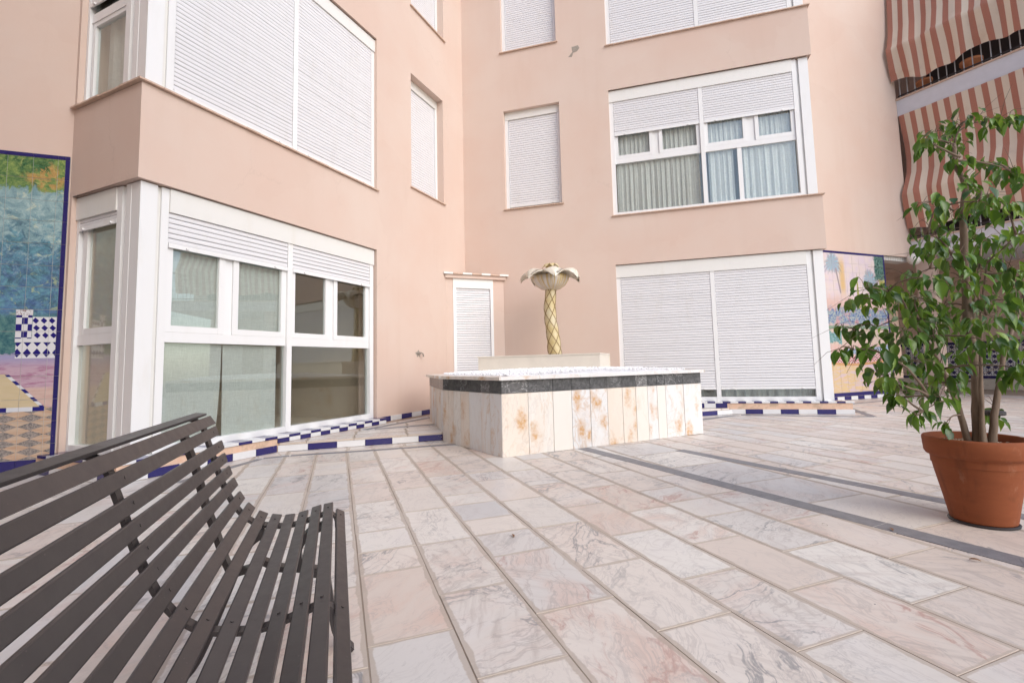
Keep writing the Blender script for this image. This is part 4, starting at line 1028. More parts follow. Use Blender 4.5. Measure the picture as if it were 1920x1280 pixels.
    back = g.mul(g.band(t, -0.222, 0.2, 0.003), g.band(z, 1.235, 1.445, 0.003)); c = g.mix(back, c, g.mix(diamonds(g.mul(g.add(t, g.mul(z, 0.12)), 16.5), g.mul(g.sub(z, 1.235), 14.3)), wht, blu))
    seat = g.mul(g.band(t, -0.335, 0.2, 0.003), g.band(z, 1.055, 1.205, 0.003)); c = g.mix(seat, c, g.mix(diamonds(g.mul(t, 14.0), g.mul(g.sub(z, 1.055), 10.0)), wht, blu))
    edge = g.mul(g.band(t, -0.342, 0.2, 0.003), g.band(z, 1.205, 1.24, 0.003)); c = g.mix(edge, c, wht)
    pil = g.mul(g.band(t, -0.343, -0.225, 0.003), g.band(z, 1.24, 1.51, 0.003)); pc = g.absv(g.sub(g.gt(g.math('FRACT', g.mul(g.add(t, 0.343), 11.5)), 0.5), g.gt(g.math('FRACT', g.mul(z, 8.0)), 0.5)))
    c = g.mix(pil, c, g.mix(pc, wht, blu)); cap = g.mul(g.band(t, -0.346, -0.222, 0.003), g.band(z, 1.46, 1.512, 0.003)); c = g.mix(cap, c, g.mix(g.lt(n3, 0.45), wht, (0.30, 0.22, 0.22)))
    g.color(c); return g.m
zs = [0.119, 0.257, 0.466, 0.671, 0.885, 1.09, 1.307, 1.515, 1.731, 1.939, 2.153, 2.374, 2.575, 2.79, 2.995]
mural(FM, 'garden_mural', 'left tile mural of a teal garden with a blue checkered bench beside the side window', [-1.046, -0.856, -0.666, -0.476, -0.286, -0.1, -0.042], zs, paint_garden, 0.0, 0.036, 0.04, 0.11)
def paint_pool(F):
    g = G('pool_mural_paint', 0.15, 0.5); t, z = wall_tz(g, F)
    v = g.vec(t, z, 0.0); n1 = g.noise(v, 5, 5, 0.6, 0.3); n2 = g.noise(v, 24, 4, 0.7, 0.8); n3 = g.noise(g.vmul(v, (1, 4, 1)), 4, 4, 0.6, 0.4)
    zn = g.add(z, g.mul(g.sub(n1, 0.5), 0.3)); sp = g.step(n2, 0.38, 0.62)
    sky_c = g.mix(g.step(n1, 0.4, 0.65), (0.70, 0.60, 0.58), (0.66, 0.56, 0.62)); c = g.mix(g.mul(g.band(t, 0.25, 0.40, 0.05), g.band(z, 2.2, 2.9, 0.15)), sky_c, (0.66, 0.46, 0.24))
    c = g.mix(g.step(zn, 1.95, 2.25), g.mix(n1, (0.66, 0.40, 0.34), (0.62, 0.50, 0.48)), c)
    bush = g.mix(sp, (0.10, 0.16, 0.36), (0.40, 0.46, 0.42)); bush = g.mix(g.step(n1, 0.52, 0.62), bush, g.mix(sp, (0.42, 0.22, 0.30), (0.60, 0.42, 0.36)))
    c = g.mix(g.band(zn, 1.52, 1.90, 0.06), c, bush)
    c = g.mix(g.band(z, 1.45, 1.52, 0.01), c, (0.22, 0.32, 0.24)); c = g.mix(g.band(z, 1.14, 1.45, 0.02), c, g.mix(n3, (0.58, 0.44, 0.36), (0.62, 0.52, 0.46)))
    c = g.mix(g.mul(g.lt(t, 0.16), g.band(zn, 1.16, 1.42, 0.02)), c, g.mix(sp, (0.10, 0.24, 0.22), (0.26, 0.40, 0.44)))
    ar = g.mul(g.sub(1.0, g.math('POWER', g.mul(g.sub(t, 0.55), 1.1), 2.0)), 0.06)   # pool rim arc
    zr = g.add(z, ar)
    c = g.mix(g.mul(g.band(zr, 0.99, 1.10, 0.02), g.gt(t, 0.2)), c, (0.30, 0.38, 0.50))
    zig = g.math('FRACT', g.add(g.mul(z, 18.0), g.mul(g.absv(g.sub(g.math('FRACT', g.mul(t, 11.0)), 0.5)), 1.6)))
    c = g.mix(g.mul(g.band(zr, 0.80, 0.955, 0.006), g.lt(t, 1.35)), c, g.mix(g.gt(zig, 0.5), (0.66, 0.56, 0.54), (0.42, 0.10, 0.12)))
    low = g.ramp(g.add(n3, g.mul(g.sub(t, 0.6), 0.12)), [(0.28, (0.60, 0.47, 0.36)), (0.42, (0.64, 0.47, 0.25)), (0.52, (0.60, 0.47, 0.42)), (0.62, (0.56, 0.44, 0.54)), (0.9, (0.54, 0.44, 0.57))])
    c = g.mix(g.lt(zr, 0.80), c, low); c = g.mix(g.band(zr, 0.755, 0.80, 0.01), c, (0.56, 0.30, 0.12))
    def frond(tc, zc, r, ca, cb, k):
        dx = g.sub(t, tc); dz = g.sub(z, zc); dz = g.add(dz, g.mul(g.mul(dx, dx), 2.2)); d = g.math('SQRT', g.add(g.mul(dx, dx), g.mul(g.mul(dz, dz), 1.3))); an = g.math('ARCTAN2', dz, dx)
        s = g.math('SINE', g.add(g.mul(an, k), g.mul(n1, 16.0))); rr = g.add(d, g.add(g.mul(s, 0.03), g.mul(g.sub(n2, 0.5), 0.16)))
        return g.mul(g.sub(1.0, g.step(rr, r*0.62, r*1.05)), g.add(0.45, g.mul(g.step(s, -0.6, 0.5), 0.5))), g.mix(g.step(s, -0.3, 0.6), ca, cb)
    for tc, zc, r, k in ((0.06, 2.84, 0.27, 13.0), (1.18, 2.52, 0.28, 11.0)):
        f, cc = frond(tc, zc, r, (0.06, 0.17, 0.27), (0.30, 0.47, 0.56), k); c = g.mix(f, c, cc)
    c = g.mix(g.mul(g.sub(1, g.step(g.absv(g.sub(t, g.add(0.14, g.mul(g.sub(2.75, z), 0.18)))), 0.012, 0.03)), g.band(z, 2.2, 2.72, 0.03)), c, (0.34, 0.28, 0.30))
    c = g.mix(g.mul(g.lt(g.absv(g.sub(t, 0.77)), g.mul(g.sub(2.66, z), 0.075)), g.band(z, 1.9, 2.64, 0.01)), c, g.mix(sp, (0.22, 0.24, 0.06), (0.45, 0.42, 0.18)))
    bs = g.mul(g.step(g.add(t, g.mul(g.sub(n1, .5), .25)), 1.33, 1.38), g.step(zn, 2.5, 2.58)); c = g.mix(bs, c, g.mix(sp, (0.02, 0.07, 0.06), (0.14, 0.26, 0.22)))
    bs = g.mul(g.step(g.add(t, g.mul(g.sub(n1, .5), .25)), 1.45, 1.5), g.band(zn, 2.1, 2.55, 0.04)); c = g.mix(bs, c, g.mix(sp, (0.28, 0.30, 0.05), (0.50, 0.46, 0.20)))
    g.color(c); return g.m
ts = [-0.37+0.2056*i for i in range(11)]; ts[-1] = 1.655
zs = [0.155+0.1915*i for i in range(16)]; zs[-1] = 3.035
mural(FN, 'pool_mural', 'right tile mural of palms and a round pool behind the potted tree', ts, zs, paint_pool, 0.0, 0.045, 0.048, 0.075)

# ------------------------------------------------------------------ balcony wing on the right
bw = thing('balcony_building', FW.p(1.5, 0, 0), 'balcony wing at the right edge with pale slabs over an arcade', 'building')
for z0, z1 in ((3.11, 3.455), (6.42, 6.80), (9.7, 10.1)):
    mb = MB(); FW.box(mb, 0.0, 6.0, -1.6, 0.0, z0, z1); build('balcony_slab', mb, M['slab'], bw)
for z in (3.455, 6.80): mb = MB(); FW.box(mb, -0.02, 6.0, -0.3, 0.03, z+.001, z+.032); build('slab_edge', mb, M['sill'], bw)
mb = MB(); FW.box(mb, -1.5, 6.0, -1.9, -1.61, 3.2, 10.1); FW.box(mb, -1.5, 6.0, -3.4, -3.1, 0, 3.4); build('wall', mb, M['plaster'], bw)
mb = MB(); FW.box(mb, -2.0, 6.0, -3.4, -1.6, 3.12, 3.19); build('ceiling', mb, M['slab'], bw)
mb = MB(); FW.box(mb, 0.02, 0.32, -0.45, -0.15, 0.0, 3.108); build('column', mb, M['plaster'], bw)
mb = MB(); FW.box(mb, 2.6, 2.9, -0.45, -0.15, 0.0, 3.108); build('column', mb, M['plaster'], bw)
for z in (3.47, 6.82):
    mb = MB(); FW.box(mb, 0.1, 5.5, -1.605, -1.58, z, z+2.3); build('balcony_shade_panel', mb, M['iron'], bw)  # dark panel added to stand for the shade behind the balcony bars
for k, z in enumerate((3.49, 6.835)):
    rl = link('railing', None, bw, FW.p(1, -0.06, z))
    mb = MB(); FW.box(mb, 0.02, 6.0, -0.075, -0.045, z+0.06, z+0.085); FW.box(mb, 0.02, 6.0, -0.085, -0.035, z+1.0, z+1.04); build('rail', mb, M['iron'], rl)
    for i in range(42):
        t = 0.06+i*0.14; mb = MB(); FW.box(mb, t, t+.016, -0.068, -0.052, z, z+1.0); build('bar', mb, M['rail'], rl)
def m_lattice():
    g = G('lattice_tiles', 0.2, 0.5); p = g.pos(); x = g.xyz(p)
    t = g.add(g.mul(g.sub(x[0], FW.o.x), FW.d.x), g.mul(g.sub(x[1], FW.o.y), FW.d.y))
    a = g.absv(g.sub(g.math('FRACT', g.mul(t, 7.5)), 0.5)); b = g.absv(g.sub(g.math('FRACT', g.mul(x[2], 7.5)), 0.5))
    c2 = g.absv(g.sub(g.math('FRACT', g.mul(g.add(t, x[2]), 7.5)), 0.5)); d2 = g.absv(g.sub(g.math('FRACT', g.mul(g.sub(t, x[2]), 7.5)), 0.5))
    m = g.math('MINIMUM', g.math('MINIMUM', a, b), g.math('MINIMUM', c2, d2))
    g.color(g.mix(g.step(m, 0.06, 0.1), (0.72, 0.72, 0.75), (0.03, 0.035, 0.12))); return g.m
lat = m_lattice()
for i in range(20):
    mb = MB(); FW.box(mb, -1.4+i*.25+.002, -1.4+(i+1)*.25-.002, -3.1, -3.088, 0.32, 1.12); build('dado_tile', mb, lat, bw)
mb = MB(); FW.box(mb, -1.5, 3.6, -3.1, -3.08, 1.122, 1.19); FW.box(mb, -1.5, 3.6, -3.1, -3.08, 0.25, 0.318); build('dado_border', mb, M['blue'], bw)
mb = MB(); FW.box(mb, -1.5, 3.6, -3.1, -2.7, 0.0, 0.25); build('wall_bench', mb, M['cream'], bw)
mb = MB(); FW.box(mb, 3.62, 4.7, -3.1, -3.04, 0.0, 2.3); build('door', mb, M['brown'], bw)
mb = MB(); FW.box(mb, 1.0, 2.2, -3.1, -3.06, 1.25, 2.3); build('window', mb, M['iron'], bw)
# porch behind the opening right of the mural
mb = MB(); FN.box(mb, tN1+.02, tN2+8, -2.4, -0.06, 3.10, 3.2); FN.box(mb, tN1-.6, tN2+9, -2.6, -2.4, 0, 3.2); FN.box(mb, tN1-.1, tN1+.0, -2.4, -0.02, 0, 3.09); build('porch', mb, M['plaster'], bw)
mb = MB()
for i in range(16):
    t = tN1+.05+i*.06; FN.box(mb, t, t+.045, -0.30, -0.06, 3.0, 3.098)
build('soffit_batten', mb, M['oldwhite'], bw, kind='stuff')
lp = thing('globe_lamp', FW.p(0.10, 0.10, 2.98), 'round white globe lamp under the lower balcony slab', 'lamp')
gc = FW.p(0.10, 0.14, 3.02)
mb = MB(); mb.lathe([(0.13*math.sin(a), gc.z-0.13*math.cos(a)) for a in [math.pi*i/12 for i in range(13)]], gc.x, gc.y, 20); build('globe', mb, M['globe'], lp, smooth=True)
mb = MB(); mb.tube([gc+Vector((0, 0, .12)), gc+Vector((0, 0, .2)), FW.p(0.10, -0.01, 3.25)], 0.02, 8); build('bracket', mb, M['iron'], lp)

# striped drop awnings
def awning(prof, t0, t1, label, hem=0.0, seed=1):
    rr = random.Random(seed); mb = MB(); n = 90; uvs = []
    L = 0; rows = []
    for k, (o, z) in enumerate(prof):
        rows.append((o, z, k/(len(prof)-1)))
    i0 = 0
    for o, z, q in rows:
        for i in range(n+1):
            t = t0+(t1-t0)*i/n
            w = 0.03*math.sin(t*6.1+seed)+0.025*math.sin(t*14.7+2*seed)
            zz = z+(hem*(math.sin(t*4.2+seed*1.3)+0.4*math.sin(t*9.7)) if q > 0.93 else 0)
            mb.v.append(FW.p(t+0.02*math.sin(t*9+q*5)*q, o+w*(0.25+q*0.9), zz)); uvs.append((t-t0, q))
    m = n+1
    for k in range(len(rows)-1):
        for i in range(n):
            a = k*m+i; mb.f.append((a, a+1, a+m+1, a+m)); mb.mi.append(0)
    o = build('awning', mb, M['awning'], None, FW.p(t0, 0, prof[-1][1]), True)
    u = o.data.uv_layers.new(name='flat')
    for l in o.data.loops: u.data[l.index].uv = uvs[l.vertex_index]
    tag(o, label, 'awning', 'striped balcony awnings'); return o
def smooth_prof(p, n=4):
    out = []
    for (a, b), (c, d) in zip(p, p[1:]):
        for i in range(n): k = i/n; out.append((a+(c-a)*k, b+(d-b)*k))
    out.append(p[-1]); return out
awning(smooth_prof([(0.03, 6.41), (-0.05, 6.05), (-0.13, 5.7), (-0.15, 5.4), (-0.08, 5.05), (0.08, 4.78), (0.20, 4.58), (0.22, 4.50), (0.17, 4.15), (0.08, 3.72)]), 0.03, 5.8, 'lower red and cream striped awning behind the treetop', 0.04, 2)
awning(smooth_prof([(0.05, 9.72), (0.10, 9.1), (0.18, 8.4), (0.30, 7.98), (0.34, 7.90), (0.26, 7.6), (0.15, 7.12)]), 0.03, 5.8, 'upper red and cream striped awning with a wavy hem over the railing', 0.07, 1)
for k, (t, s, lb) in enumerate(((0.45, 0.8, 'long low terracotta planter at the left end of the upper balcony'), (1.25, 1.0, 'round terracotta pot behind the upper balcony bars'))):
    o = FW.p(t, -0.28, 6.833); mb = MB(); mb.lathe([(0.0, o.z+.002), (0.11*s, o.z+.002), (0.17*s, o.z+.24), (0.19*s, o.z+.24), (0.19*s, o.z+.30), (0.16*s, o.z+.30), (0.15*s, o.z+.26), (0, o.z+.26)], o.x, o.y, 20)
    tag(build('balcony_planter', mb, M['terra2'], None, o, True), lb, 'flower pot', 'pots on the balconies')

# ------------------------------------------------------------------ bench
bn = thing('slatted_bench', gw(-0.2, 0.85), 'dark brown curved slatted metal bench in the left foreground', 'bench')
prof = [(-0.405, 0.752), (-0.374, 0.732), (-0.361, 0.697), (-0.346, 0.652), (-0.335, 0.611), (-0.322, 0.570), (-0.306, 0.531), (-0.286, 0.490), (-0.259, 0.452), (-0.224, 0.425), (-0.184, 0.413), (-0.144, 0.408), (-0.104, 0.413), (-0.064, 0.424), (-0.027, 0.430), (0.010, 0.402)]
ang = {0: (-1.0, 0.12), 1: (-0.55, 0.84), 15: (0.86, -0.5), 14: (0.93, 0.1)}
BA0, BA1 = -0.08, 1.75
for i, (c, z) in enumerate(prof):
    if i in ang: tc, tzz = ang[i]
    else:
        a, b = prof[i-1], prof[i+1]; tc, tzz = b[0]-a[0], b[1]-a[1]
    l = math.hypot(tc, tzz); tc /= l; tzz /= l; nc, nz = -tzz, tc
    if nz < 0 and i > 9: nc, nz = -nc, -nz
    hw, ht = 0.0150, 0.004
    mb = MB(); r = []
    dz = RND.uniform(-.0015, .0015); e0 = RND.uniform(-.006, .006)
    sec = [(-1, -.9), (1, -.9), (1, .6), (.85, 1), (-.85, 1), (-1, .6)]
    i0 = 0
    for a in (BA0+e0, BA1+e0):
        for u, v in sec:
            mb.v.append(gw(c+tc*hw*u+nc*ht*v, a, z+dz+tzz*hw*u+nz*ht*v))
    n = len(sec)
    for k in range(n): mb.f.append((k, (k+1) % n, n+(k+1) % n, n+k)); mb.mi.append(0)
    mb.f.append(tuple(range(n-1, -1, -1))); mb.f.append(tuple(range(n, 2*n))); mb.mi += [0, 0]
    o = build('slat', mb, M['bench'], bn)
    mb = MB()
    for a in (BA1-.055, 1.05):
        p0 = gw(c+nc*ht, a, z+nz*ht); nn = gw(nc, 0, nz)-gw(0, 0, 0)
        mb.tube([p0-nn*.001, p0+nn*.0012], 0.0032, 8)
    build('rivet', mb, M['bench'], o)
def cz(pts, a): return [gw(c, a, z) for c, z in pts]
SD = Vector((dG[0], dG[1], 0))
def smooth(pts, n=6):
    P = [pts[0]]+list(pts)+[pts[-1]]; out = []
    for k in range(1, len(P)-2):
        for i in range(n):
            t = i/n; out.append(tuple(0.5*((2*P[k][j])+(-P[k-1][j]+P[k+1][j])*t+(2*P[k-1][j]-5*P[k][j]+4*P[k+1][j]-P[k+2][j])*t*t+(-P[k-1][j]+3*P[k][j]-3*P[k+1][j]+P[k+2][j])*t**3) for j in range(2)))
    out.append(pts[-1]); return out
under = [(-0.432, 0.742), (-0.404, 0.738), (-0.383, 0.715), (-0.372, 0.680), (-0.358, 0.638), (-0.346, 0.597), (-0.332, 0.556), (-0.317, 0.520), (-0.297, 0.480), (-0.268, 0.441), (-0.231, 0.413), (-0.186, 0.400), (-0.144, 0.395), (-0.102, 0.400), (-0.060, 0.411), (-0.028, 0.418), (-0.006, 0.405), (-0.002, 0.375)]
for a, hw_ in ((1.685, 0.019), (1.05, 0.0115), (0.02, 0.019)):
    mb = MB(); mb.strap(cz(smooth(under, 3), a), SD, hw_, 0.004); build('support_strap', mb, M['bench'], bn)
for a in (1.64, 0.07):
    lf = link('leg_frame', None, bn, gw(-0.2, a, 0))
    mb = MB(); mb.strap(cz(smooth([(-0.205, 0.398), (-0.245, 0.37), (-0.277, 0.30), (-0.315, 0.20), (-0.37, 0.07), (-0.43, 0.006)]), a), SD, 0.019, 0.011); build('rear_leg', mb, M['bench'], lf)
    mb = MB(); mb.strap(cz(smooth([(-0.02, 0.40), (-0.085, 0.375), (-0.112, 0.32), (-0.085, 0.265), (-0.035, 0.245), (-0.018, 0.17), (0.0, 0.07), (0.045, 0.006)]), a), SD, 0.019, 0.010); build('front_leg', mb, M['bench'], lf)
    mb = MB(); mb.strap(cz(smooth([(-0.290, 0.29), (-0.235, 0.30), (-0.21, 0.313), (-0.165, 0.288), (-0.11, 0.277), (-0.05, 0.262)]), a), SD, 0.016, 0.008); build('cross_bar', mb, M['bench'], lf)
    mb = MB(); mb.strap(cz(smooth([(-0.425, 0.715), (-0.408, 0.66), (-0.385, 0.59), (-0.362, 0.50), (-0.335, 0.42), (-0.31, 0.34), (-0.285, 0.28)]), a), SD, 0.019, 0.007); build('rear_brace', mb, M['bench'], lf)
mb = MB(); mb.strap([gw(0.016, BA0, 0.372), gw(0.016, BA1-.02, 0.372)], Vector((0, 0, 1)), 0.006, 0.003); build('edge_rod', mb, M['bench'], bn)

# ------------------------------------------------------------------ terracotta pot, ficus tree and stake light
PX, PYY = 2.455, 2.55
po = thing('terracotta_pot', (PX, PYY, 0), 'large terracotta pot of gravel on the marble at right', 'flower pot')
mb = MB(); mb.lathe([(0.0, 0.012), (0.128, 0.012), (0.132, 0.02), (0.150, 0.12), (0.176, 0.25), (0.190, 0.335), (0.193, 0.342), (0.206, 0.346), (0.213, 0.36), (0.216, 0.40), (0.218, 0.43), (0.214, 0.440), (0.204, 0.442), (0.197, 0.437), (0.190, 0.36), (0.188, 0.30)], PX, PYY, 56); build('body', mb, M['terra'], po, smooth=True)
mb = MB(); mb.lathe([(0.0, 0.0005), (0.138, 0.0005), (0.14, 0.008), (0.134, 0.0115), (0.0, 0.0115)], PX, PYY, 40); build('saucer', mb, M['iron'], po)
mb = MB(); mb.lathe([(0.192, 0.385), (0.1, 0.394), (0.0, 0.398)], PX, PYY, 24)
rr = random.Random(9)
for k in range(420):
    a = rr.uniform(0, 6.28); r = 0.188*math.sqrt(rr.random()); s = rr.uniform(.005, .012); x, y, z = PX+r*math.cos(a), PYY+r*math.sin(a), 0.396+rr.uniform(0, .008); i = len(mb.v); b = rr.uniform(0, 6.28)
    for q in ((s*1.3, 0, 0), (0, s*.7, 0), (-s*1.3, 0, 0), (0, -s*.7, 0), (0, 0, s*.6), (0, 0, -s*.5)): mb.v.append(Vector((x+q[0]*math.cos(b)-q[1]*math.sin(b), y+q[0]*math.sin(b)+q[1]*math.cos(b), z+q[2])))
    for f in ((0, 1, 4), (1, 2, 4), (2, 3, 4), (3, 0, 4), (1, 0, 5), (2, 1, 5), (3, 2, 5), (0, 3, 5)): mb.f.append(tuple(i+j for j in f)); mb.mi.append(0)
build('gravel', mb, M['pebble'], po, kind='stuff')
st = thing('stake_light', (2.785, 2.62, 0.40), 'dark flat topped metal stake standing in the gravel of the pot', 'garden light')
SX, SY = PX+0.165, PYY+0.05
st.location = (SX, SY, 0.40)
mb = MB(); mb.tube([(SX, SY, 0.36), (SX, SY, 0.545)], 0.006, 8); build('rod', mb, M['iron'], st)
mb = MB(); mb.lathe([(0.0, 0.545), (0.045, 0.545), (0.05, 0.55), (0.05, 0.563), (0.04, 0.57), (0.0, 0.57)], SX, SY, 20); build('head', mb, M['iron'], st)

tree = thing('ficus_tree', (PX, PYY, 0.40), 'weeping fig tree with glossy drooping leaves growing from the terracotta pot', 'tree')
BLOBS = [(2.638, 2.601, 2.213, 0.077), (2.876, 2.678, 2.259, 0.073), (3.011, 2.713, 2.284, 0.056), (2.652, 2.81, 2.256, 0.077), (2.451, 2.677, 2.122, 0.055), (2.741, 2.797, 2.179, 0.083), (2.25, 2.45, 2.05, 0.035), (2.483, 2.497, 1.957, 0.051), (2.954, 2.81, 2.037, 0.064), (2.871, 2.618, 1.929, 0.071), (3.117, 2.783, 1.937, 0.063), (2.334, 2.267, 1.665, 0.067), (2.515, 2.5, 1.822, 0.051), (2.191, 2.354, 1.636, 0.07), (2.457, 2.549, 1.66, 0.087), (2.318, 2.568, 1.731, 0.053), (2.293, 2.201, 1.602, 0.075), (2.536, 2.334, 1.601, 0.09), (2.155, 2.376, 1.498, 0.07), (2.692, 2.793, 1.569, 0.102), (2.451, 2.694, 1.485, 0.08), (2.192, 2.297, 1.367, 0.068), (2.773, 2.715, 1.546, 0.111), (2.507, 2.283, 1.463, 0.104), (2.693, 2.597, 1.334, 0.136), (2.213, 2.275, 1.255, 0.093), (1.982, 2.194, 1.24, 0.05), (2.404, 2.763, 1.358, 0.044), (2.536, 2.33, 1.284, 0.095), (1.776, 2.334, 1.223, 0.058), (2.054, 2.836, 1.216, 0.039), (2.155, 2.764, 1.22, 0.082), (1.928, 2.382, 1.213, 0.054), (2.347, 2.822, 1.24, 0.09), (2.217, 2.546, 1.188, 0.098), (2.425, 2.637, 1.135, 0.126), (2.363, 2.327, 1.073, 0.132), (3.028, 2.809, 1.108, 0.128), (1.867, 2.645, 1.052, 0.027), (2.064, 2.826, 1.043, 0.039), (2.15, 2.778, 1.047, 0.095), (1.983, 2.388, 1.007, 0.109), (2.179, 2.429, 0.977, 0.116), (1.668, 2.301, 0.917, 0.021), (1.593, 2.288, 0.91, 0.018), (1.745, 2.235, 0.9, 0.081), (2.024, 2.39, 0.857, 0.103), (1.981, 2.588, 0.787, 0.065), (1.727, 2.195, 0.771, 0.045), (2.16, 2.637, 0.708, 0.06), (2.204, 2.414, 0.812, 0.093), (1.944, 2.395, 0.67, 0.038), (2.498, 2.729, 0.71, 0.093), (2.155, 2.507, 0.588, 0.023), (2.027, 2.399, 0.575, 0.022), (2.266, 2.508, 0.516, 0.029), (2.689, 2.654, 0.546, 0.042), (2.251, 2.23, 0.938, 0.091), (3.031, 2.831, 0.916, 0.116), (2.349, 2.207, 0.785, 0.05), (2.611, 2.684, 0.891, 0.079), (2.401, 2.746, 0.666, 0.031), (1.987, 2.204, 0.683, 0.035), (2.593, 2.709, 1.077, 0.111), (2.632, 2.432, 1.161, 0.083), (2.257, 2.571, 1.072, 0.088), (2.355, 2.198, 0.809, 0.04)]
tr_ = random.Random(21)
# trunks
stems = [[(2.456, 2.53, 0.37), (2.462, 2.525, 0.58), (2.474, 2.52, 0.78), (2.464, 2.53, 1.06), (2.478, 2.53, 1.35), (2.497, 2.53, 1.65), (2.534, 2.53, 1.81), (2.505, 2.55, 1.93), (2.56, 2.60, 2.08)],
         [(2.49, 2.55, 0.37), (2.50, 2.55, 0.55), (2.505, 2.545, 0.8), (2.50, 2.55, 1.02), (2.55, 2.56, 1.2), (2.66, 2.62, 1.42)],
         [(2.425, 2.55, 0.37), (2.40, 2.55, 0.52), (2.36, 2.54, 0.66), (2.30, 2.53, 0.80), (2.21, 2.50, 0.95), (2.08, 2.45, 1.09)],
         [(2.50, 2.51, 0.37), (2.53, 2.51, 0.55), (2.59, 2.52, 0.72), (2.66, 2.55, 0.88), (2.80, 2.62, 1.02), (2.95, 2.72, 1.1)],
         [(2.44, 2.50, 0.37), (2.45, 2.49, 0.60), (2.44, 2.46, 0.85), (2.43, 2.42, 1.1), (2.45, 2.38, 1.35)]]
rad0 = [(.029, .008), (.018, .004), (.017, .0045), (.019, .004), (.012, .003)]
allp = []
for s, (r0, r1) in zip(stems, rad0):
    mb = MB(); fine = []
    for a, b in zip(s, s[1:]):
        for i in range(4):
            k = i/4; fine.append((a[0]+(b[0]-a[0])*k+tr_.uniform(-.003, .003), a[1]+(b[1]-a[1])*k, a[2]+(b[2]-a[2])*k))
    fine.append(s[-1]); n = len(fine)
    mb.tube(fine, [r0*(1.35 if i == 0 else 1.12 if i == 1 else 1.0)*(1-i/n)+r1*i/n for i in range(n)], 10); build('trunk', mb, M['bark'], tree, smooth=True)
    allp += [Vector(p) for p in fine[4:]]
leafspots = []
br = MB(); nb = 0
order = sorted(BLOBS, key=lambda b: (Vector(b[:3])-Vector((2.47, 2.53, 1.2))).length)
for bx_, by_, bz_, r in order:
    c = Vector((bx_, by_, bz_))
    best = min(allp, key=lambda p: (p-c).length+(0.35 if p.z > c.z+.05 else 0)+(0.15 if p.z < c.z-.5 else 0))
    mid = (best+c)/2+Vector((tr_.uniform(-.03, .03), tr_.uniform(-.03, .03), tr_.uniform(0.0, .06)))
    pl = []
    for i in range(7):
        k = i/6; q = best*(1-k)**2+mid*2*k*(1-k)+c*k*k; pl.append(q+Vector((tr_.uniform(-.004, .004),)*3))
    L = (best-c).length
    mb = MB(); mb.tube(pl, [0.0055*(1-i/6)*min(1.6, .5+L*2)+0.0016 for i in range(7)], 5); build('branch', mb, M['bark'], tree, smooth=True)
    allp += pl[3:]
    nl = int(5+330*r*r*4.6+r*66)
    for k in range(nl):
        d = Vector((tr_.gauss(0, 1), tr_.gauss(0, 1), tr_.gauss(0, .8))); d.normalize(); q = c+d*r*tr_.uniform(.35, 1.15)
        leafspots.append((q, d))
        if k % 3 == 0:
            br.tube([c+d*r*.1, c+d*r*.5+Vector((0, 0, .012)), q], [.0016, .0013, .0008], 4)
    for k in range(2):      # bare twigs
        d = Vector((tr_.gauss(0, 1), tr_.gauss(0, 1), tr_.gauss(.1, .6))).normalized(); e = pl[4]
        br.tube([e, e+d*.08+Vector((0, 0, .02)), e+d*tr_.uniform(.12, .24)], [.0018, .0013, .0006], 4)
build('twigs', br, M['bark'], tree, kind='stuff')
def leaf_mesh(seed, mat):
    q = random.Random(seed); mb = MB(); n = 7; L = 1.0; bend = q.uniform(.12, .38); fold = q.uniform(.06, .2); wv = q.uniform(-.04, .04)
    w = [0.03, 0.18, 0.255, 0.24, 0.17, 0.075, 0.0]
    for i in range(n):
        k = i/(n-1); y = k*L; z = -bend*k*k
        for u in (-1, 0, 1): mb.v.append(Vector((u*w[i]+wv*math.sin(k*5), y, z+(fold*abs(u)*(w[i]/.3)))))
    for i in range(n-1):
        for u in range(2):
            a = i*3+u; mb.f.append((a, a+1, a+4, a+3)); mb.mi.append(0)
    return mb
variants = [leaf_mesh(s, None) for s in range(6)]
lm = [v.mesh('leaf', (M['leaf1'], M['leaf1'], M['leaf3'], M['leaf1'], M['leaf3'], M['leaf2'])[i], (0, 0, 0), True) for i, v in enumerate(variants)]
tr_.shuffle(leafspots)
camp = Vector((0, 0, CAM_H))
leafspots.sort(key=lambda s: (s[0]-camp).length)
near = set(range(0, min(len(leafspots), 300)))
foliage = MB()
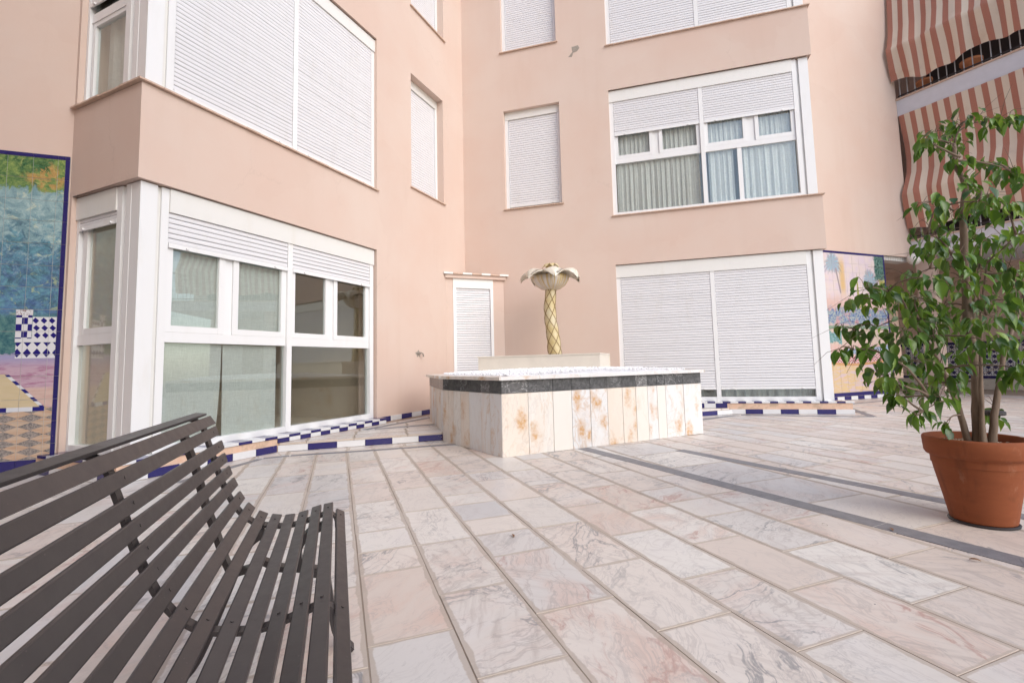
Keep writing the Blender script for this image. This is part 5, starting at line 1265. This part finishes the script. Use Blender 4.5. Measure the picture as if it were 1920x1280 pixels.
for i, (q, d) in enumerate(leafspots):
    out = Vector((d.x, d.y, 0)); 
    if out.length < .1: out = Vector((tr_.uniform(-1, 1), tr_.uniform(-1, 1), 0))
    out.normalize(); yaw = math.atan2(out.y, out.x)-math.pi/2+tr_.gauss(0, .7)
    pit = -tr_.uniform(.55, 1.35); roll = tr_.gauss(0, .45); s = tr_.choice((tr_.uniform(.036, .060), tr_.uniform(.055, .078), tr_.uniform(.07, .092)))
    mat = Matrix.Translation(q) @ Matrix.Rotation(yaw, 4, 'Z') @ Matrix.Rotation(pit, 4, 'X') @ Matrix.Rotation(roll, 4, 'Y') @ Matrix.Scale(s, 4)
    vi = tr_.choice((0, 1, 2, 3, 4, 0, 1, 2, 3, 4, 5))
    if i in near:
        o = link('leaf', lm[vi], tree); o.matrix_local = Matrix.Translation(-tree.location) @ mat
    else:
        b = len(foliage.v); v = variants[vi]; foliage.v += [mat @ p for p in v.v]; foliage.f += [tuple(b+j for j in f) for f in v.f]; foliage.mi += [(0, 0, 2, 0, 2, 1)[vi]]*len(v.f)
build('foliage', foliage, [M['leaf1'], M['leaf2'], M['leaf3']], tree, smooth=True, kind='stuff')

# ------------------------------------------------------------------ dry leaves on the paving
for k, (x, y, lb) in enumerate(((1.62, 2.55, 'dry curled brown leaf just on the near edge of the grey border strip'), (1.95, 2.08, 'dry brown leaf fallen between the grey strip and the frame corner'), (0.29, 1.03, 'small dry leaf fragment on a slab in the foreground'),
                                (0.22, 1.06, 'tiny dark leaf crumb lying on a foreground slab'), (-0.02, 2.5, 'thin dry leaf on the paving in front of the bench end'), (1.90, 2.46, 'dry leaf lying across the grey border strip'))):
    mb = MB(); a = RND.uniform(0, 6); s = RND.uniform(.012, .022) if k not in (2, 3) else .008
    for i in range(5):
        q = i/4
        for u in (-1, 1):
            w = .35*math.sin(math.pi*q)*s*u; l = (q-.5)*2*s
            mb.v.append(Vector((x+l*math.cos(a)-w*math.sin(a), y+l*math.sin(a)+w*math.cos(a), .004+.006*math.sin(q*3)+.003*(u > 0))))
    for i in range(4): mb.f.append((i*2, i*2+1, i*2+3, i*2+2)); mb.mi.append(0)
    tag(build('fallen_leaf', mb, M['dirtleaf'], None, (x, y, .003)), lb, 'leaf', 'dry leaves on the paving')
print('slats', NSLAT[0], 'slabs', nslab, 'leaves', len(leafspots))
